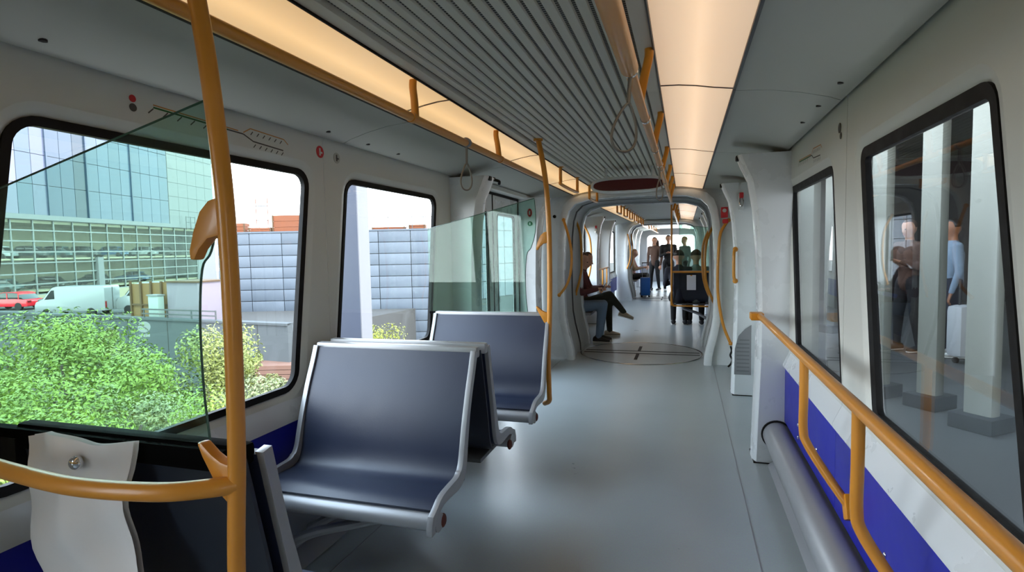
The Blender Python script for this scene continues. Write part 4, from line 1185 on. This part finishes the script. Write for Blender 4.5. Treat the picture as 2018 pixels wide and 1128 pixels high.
C_MAROON = cloth('maroon', 86, 44, 48); C_JEANS = cloth('jeans', 104, 126, 152); C_BLACK = cloth('black', 26, 27, 30); C_OLIVE = cloth('dark_olive', 34, 38, 30)
C_BEIGE = cloth('beige', 176, 154, 130); C_NAVY = cloth('navy', 34, 38, 52); C_GREY = cloth('grey', 112, 122, 118); C_BROWN = cloth('brown', 84, 62, 52); C_PINK = cloth('dusty_pink', 158, 116, 112); C_SKYB = cloth('pale_blue', 130, 150, 170)
H_BRN = mat('hair_brown', rgb(62, 40, 28), .6, noise=.3, nscale=40); H_BLK = mat('hair_black', rgb(24, 20, 18), .5, noise=.3, nscale=40); H_FAIR = mat('hair_fair', rgb(140, 108, 66), .6, noise=.3, nscale=40)
S_BEIGE = mat('shoe_beige', rgb(170, 156, 136), .7, noise=.08); S_BW = mat('shoe_black', rgb(30, 30, 34), .6); S_WH = mat('shoe_white', rgb(214, 212, 206), .6)
PHONE = mat('phone_black', rgb(16, 16, 20), .2)


def stand(h=1.72, arms='down', split=.06):
    J = dict(pel=(0, 0, .53*h), wai=(0, 0, .62*h), che=(0, -.005, .74*h), neck=(0, -.005, .855*h), head=(0, .012, .925*h))
    for s, n in ((-1, 'l'), (1, 'r')):
        J['sh'+n] = (s*.112*h, -.005, .80*h); J['hip'+n] = (s*.052*h, 0, .51*h); J['kn'+n] = (s*.06*h, .02+s*split*.4, .285*h); J['an'+n] = (s*.065*h, -.01+s*split, .055*h)
        if arms == 'down': J['el'+n] = (s*.14*h, -.02, .625*h); J['wr'+n] = (s*.135*h, .05, .48*h)
        else: J['el'+n] = (s*.135*h, .01, .63*h); J['wr'+n] = (s*.05*h, .19, .68*h)
    return J


def sit(cross=False, seat=.45, lean=.0):
    z = seat+.07
    J = dict(pel=(0, 0, z), wai=(0, -.03+lean*.3, z+.16), che=(0, -.03+lean, z+.36), neck=(0, .0+lean*1.4, z+.57), head=(0, .05+lean*1.6, z+.69))
    for s, n in ((-1, 'l'), (1, 'r')):
        J['sh'+n] = (s*.18, -.01+lean*1.2, z+.47); J['hip'+n] = (s*.09, .02, z-.01); J['kn'+n] = (s*.10, .43, z+.03); J['an'+n] = (s*.10, .38, .085)
        J['el'+n] = (s*.23, .10+lean, z+.22); J['wr'+n] = (s*.06, .30+lean, z+.26)
    if cross: J['knr'] = (-.02, .44, z+.13); J['anr'] = (-.20, .66, z-.16); J['knl'] = (-.06, .42, z+.03); J['anl'] = (-.02, .44, .085)
    return J


def person(label, loc, rz, J, top, legs, shoe, hair, skin=None, long_hair=False, phone=False, vox=.015, down=.25, kind='person'):
    skin = skin or SKIN
    V = {k: Vector(v) for k, v in J.items()}
    pr = []                                       # (a, b, ra, rb, tag)
    def cap(a, b, ra, rb, t): pr.append((Vector(a), Vector(b), ra, rb, t))
    up = (V['neck']-V['che']).normalized()
    cap(V['pel']+Vector((-.055, 0, 0)), V['pel']+Vector((.055, 0, 0)), .105, .105, 2)
    cap(V['pel'], V['wai'], .12, .115, 1); cap(V['wai']+Vector((-.04, 0, 0)), V['che']+Vector((-.06, 0, 0)), .10, .105, 1); cap(V['wai']+Vector((.04, 0, 0)), V['che']+Vector((.06, 0, 0)), .10, .105, 1)
    cap(V['shl'], V['shr'], .062, .062, 1); cap(V['che'], V['neck']-up*.05, .11, .06, 1)
    cap(V['neck']-up*.04, V['head']-Vector((0, .0, .03)), .052, .050, 0)
    hd = V['head']; fw = Vector((0, math.cos(down), -math.sin(down))); hu = Vector((0, math.sin(down), math.cos(down)))
    cap(hd+hu*.035-fw*.012, hd+hu*.005-fw*.012, .088, .082, 0); cap(hd+hu*.0+fw*.03, hd-hu*.065+fw*.045, .062, .044, 0); cap(hd+fw*.085+hu*.012, hd+fw*.105-hu*.018, .010, .015, 0)
    for s in (-1, 1): cap(hd+Vector((s*.080, 0, 0))-hu*.015, hd+Vector((s*.086, 0, 0))+hu*.022, .014, .016, 0)
    for n in 'lr':
        cap(V['sh'+n], V['el'+n], .060, .048, 1); cap(V['el'+n], V['wr'+n], .047, .034, 1)
        d = (V['wr'+n]-V['el'+n]).normalized(); cap(V['wr'+n], V['wr'+n]+d*.03, .026, .026, 0)
        cap(V['hip'+n], V['kn'+n], .092, .066, 2); cap(V['kn'+n], V['an'+n], .066, .046, 2); cap(V['an'+n], V['an'+n]+Vector((0, .0, -.03)), .036, .034, 0)
    mb = MB()
    for a, b, ra, rb, t in pr:
        ax = (b-a); L = ax.length
        ax = ax.normalized() if L > 1e-5 else Vector((0, 0, 1))
        u = ax.orthogonal().normalized(); w = ax.cross(u); rings = []
        for i in range(7):
            th = -math.pi/2+math.pi/2*i/6*.98+.02; rings.append((a+ax*ra*math.sin(th), ra*math.cos(th)))
        for i in range(7):
            th = math.pi/2*i/6*.98; rings.append((b+ax*rb*math.sin(th), rb*math.cos(th)))
        mb.rings([[c+u*math.cos(6.2832*j/14)*r+w*math.sin(6.2832*j/14)*r for j in range(14)] for c, r in rings])
    o = mb.build('person_src', [skin, top, legs], smooth=0)
    m = o.modifiers.new('r', 'REMESH'); m.mode = 'VOXEL'; m.voxel_size = vox
    m2 = o.modifiers.new('s', 'SMOOTH'); m2.factor = .5; m2.iterations = 4
    dg = bpy.context.evaluated_depsgraph_get(); me = bpy.data.meshes.new_from_object(o.evaluated_get(dg))
    bpy.data.objects.remove(o, do_unlink=True)
    nf = len(me.polygons); c = np.empty(nf*3); me.polygons.foreach_get('center', c); c = c.reshape(-1, 3)
    best = np.full(nf, 1e9); tg = np.zeros(nf, int)
    for a, b, ra, rb, t in pr:
        a = np.array(a); b = np.array(b); ab = b-a; k = np.clip(((c-a)@ab)/max(ab@ab, 1e-9), 0, 1)
        dd = np.linalg.norm(c-a-k[:, None]*ab, axis=1)-(ra+(rb-ra)*k); q = dd < best; best[q] = dd[q]; tg[q] = t
    me.materials.clear()
    for x in (skin, top, legs): me.materials.append(x)
    me.polygons.foreach_set('material_index', tg.astype(np.int32)); me.shade_smooth(); me.name = 'person'
    P = bpy.data.objects.new('person', me); COL.objects.link(P); P.location = loc; P.rotation_euler.z = rz
    tag(P, label, kind)
    # hair shell: back, top and sides of the head
    hm = MB(); R = 18; rg = []
    for i in range(10):
        th = math.pi*(i+.05)/10.1
        rg.append([])
        for j in range(R):
            ph = 6.2832*j/R; dx, dy, dz = math.sin(th)*math.cos(ph), math.sin(th)*math.sin(ph), math.cos(th)
            rr = .099
            if dy > .25 and dz < .60: rr = .070            # leave the face free
            elif dy > .25: rr = .094
            if dz < -.25 and not long_hair: rr = .070
            q = hd+hu*.022-fw*.014+Vector((dx*rr*.93, 0, 0))+fw*(dy*rr)+hu*(dz*rr*1.08)
            rg[-1].append(q)
    hm.rings(rg)
    if long_hair:
        for s in (-1, 0, 1): hm.tube(cat([hd+Vector((s*.05, -.075, .03)), hd+Vector((s*.075, -.08, -.08)), hd+Vector((s*.075, -.075, -.20)), hd+Vector((s*.06, -.06, -.30))], 4), [.045, .046, .046, .045, .044, .043, .042, .04, .038, .035, .03, .022, .012], 8)
    hm.build('hair', hair, P, smooth=70)
    for s in (-1, 1): MB().ell(hd+fw*.083+hu*.018+Vector((s*.031, 0, 0)), (.011, .007, .007), 8, 6).build('eye', EYE_M, P)
    MB().ell(hd+fw*.088-hu*.052, (.022, .007, .007), 8, 6).build('mouth', LIPS, P)
    for n, s in (('l', -1), ('r', 1)):
        w = V['wr'+n]; d = (w-V['el'+n]).normalized(); inn = Vector((-s, 0, 0)); inn = (inn-d*inn.dot(d)).normalized(); nr = d.cross(inn).normalized()
        if nr.z < 0: nr = -nr
        hb = MB(); pc = w+d*.065
        hb.rings([[w+d*t+inn*(math.cos(6.2832*j/10)*wd)+nr*(math.sin(6.2832*j/10)*th) for j in range(10)] for t, wd, th in ((.015, .024, .018), (.045, .036, .016), (.085, .040, .013), (.098, .036, .010))])
        for k in range(4):
            st_ = w+d*.09+inn*(-.029+.019*k); L = (.062, .074, .07, .055)[k if s > 0 else 3-k]
            hb.tube([st_, st_+d*L*.45-nr*.004, st_+d*L*.75-nr*L*.28, st_+d*L*.85-nr*L*.55], [.0088, .0082, .0075, .006], 8)
        ts = w+d*.04+inn*.03
        hb.tube([ts, ts+d*.025+inn*.022-nr*.004, ts+d*.052+inn*.026-nr*.012, ts+d*.07+inn*.018-nr*.018], [.011, .0105, .009, .007], 8)
        hb.build('hand', skin, P, smooth=60)
        an = V['an'+n]; kn = V['kn'+n]; sh = (an-kn).normalized()
        f = Vector((0, 1, 0)) if an.z < .15 else Vector((0, .9, -.25)).normalized()
        u = Vector((1, 0, 0)) if True else 0; zz = u.cross(f).normalized()
        base = an+Vector((0, 0, -.045 if an.z < .15 else -.04)); sm = MB()
        for a, mi in (((-.075, .038, .052, 0), (-.05, .042, .075, 0)), 0),: pass
        secs = [(-.085, .026, .05), (-.07, .036, .075), (-.02, .038, .085), (.04, .040, .070), (.09, .046, .052), (.135, .044, .042), (.165, .028, .030)]
        sm.rings([[base+f*t+u*(wd*math.copysign(abs(math.cos(6.2832*j/12))**.7, math.cos(6.2832*j/12)))+zz*(-.03+hh*.5+hh*.5*math.sin(6.2832*j/12)) for j in range(12)] for t, wd, hh in secs])
        so = sm.build('shoe', shoe, P, smooth=60)
        sl = MB(); sl.rings([[base+f*t+u*(wd*1.06*math.copysign(abs(math.cos(6.2832*j/12))**.6, math.cos(6.2832*j/12)))+zz*(-.036+.009*math.sin(6.2832*j/12)) for j in range(12)] for t, wd, hh in secs])
        sl.build('sole', S_WH, so, smooth=50)
    if phone:
        ph_ = (V['wrl']+V['wrr'])/2+Vector((0, .10, .04))
        q = tag(MB().box((0, 0, 0), (.072, .010, .148), Matrix.Rotation(-.6, 3, 'X')).build('mobile_phone', PHONE, None, bevel=.004), 'dark mobile phone held in both hands by the '+phone, 'phone')
        q.location = Matrix.Translation(Vector(loc)) @ Matrix.Rotation(rz, 4, 'Z') @ ph_; q.rotation_euler.z = rz
    return P


R90 = -math.pi/2
person('seated person in a maroon top and blue jeans nearest the gangway on the left', (-1.045, 8.32, 0), R90, sit(lean=.05), C_MAROON, C_JEANS, S_BW, H_BRN, long_hair=True, phone='traveller in maroon', down=.5)
person('seated person in black trousers with one leg crossed, beside the one in jeans', (-1.02, 8.80, 0), R90+.1, sit(cross=True, lean=.03), C_MAROON, C_OLIVE, S_BEIGE, H_BRN, phone='traveller with crossed legs', down=.45)
person('seated person in a beige top beside the blue suitcase', (-1.0, 16.75, 0), R90, sit(lean=.05), C_BEIGE, C_BLACK, S_BW, H_FAIR, long_hair=True, vox=.02)
person('seated person in dusty pink behind the blue suitcase', (-.98, 17.35, 0), R90, sit(lean=.02), C_PINK, C_BLACK, S_BW, H_BRN, vox=.02)
person('standing person in a brown jacket at the far end, left of the one in black', (-.36, 18.3, 0), 2.7, stand(1.70), C_BROWN, C_BLACK, S_BW, H_BRN, long_hair=True, vox=.02)
person('standing person in a black t-shirt with hands held before the chest, far end', (.07, 17.9, 0), 3.3, stand(1.75, 'fold'), C_BLACK, C_BLACK, S_WH, H_BLK, vox=.02)
person('standing person in a grey green jacket behind the yellow pole of the notice bench', (.55, 17.2, 0), 2.2, stand(1.68), C_GREY, C_BLACK, S_BW, H_FAIR, vox=.02)
person('seated person with dark hair facing away on the notice bench, nearer the pole', (.46, 9.98, 0), 0., sit(lean=.03), C_NAVY, C_BLACK, S_BW, H_BLK, vox=.018)
person('seated person with brown hair facing away on the notice bench, by the window', (.74, 10.0, 0), 0., sit(lean=.03), C_GREY, C_BLACK, S_BW, H_BRN, vox=.018)
pz_ = -.05
p = deep(1878, 500, 6.9)
person('blurred traveller in a pale blue top standing on the station platform', (p.x, p.y, pz_), 1.4, stand(1.72), C_SKYB, C_NAVY, S_WH, H_BLK, skin=SKIN2, vox=.02)
p = deep(1792, 500, 7.3)
person('traveller in a brown pink jacket on the platform behind the middle station column', (p.x, p.y, pz_), 2.0, stand(1.74, 'fold'), C_BROWN, C_BLACK, S_BW, H_BRN, vox=.02)

# repeats share a group phrase
GROUPS = dict(train_bench='two seat benches of the train', ceiling_light='lit ceiling strips along the train', grab_hoop='yellow hoop handles under the ceiling', leafy_shrub='bushes beside the track',
              parked_car='cars parked in the garage', station_column='pale columns of the station', roof_crate='orange crates on the clad roof', grab_bar='bowed yellow grab bars', hanging_strap='cord straps on the overhead rails',
              tube_lamp='tube lamps of the station', round_sticker='small stickers on the walls', overhead_rail='yellow overhead rails', glass_screen='green tinted glass screens', grab_pole='yellow grab poles at the bench ends',
              van='white vans on the raised road', emergency_handle='emergency handles with a red grip', side_seat='grey longitudinal seats')
for o in list(SC.objects):
    b = o.name.split('.')[0]
    if o.parent is None and b in GROUPS and o.get('label'): o['group'] = GROUPS[b]
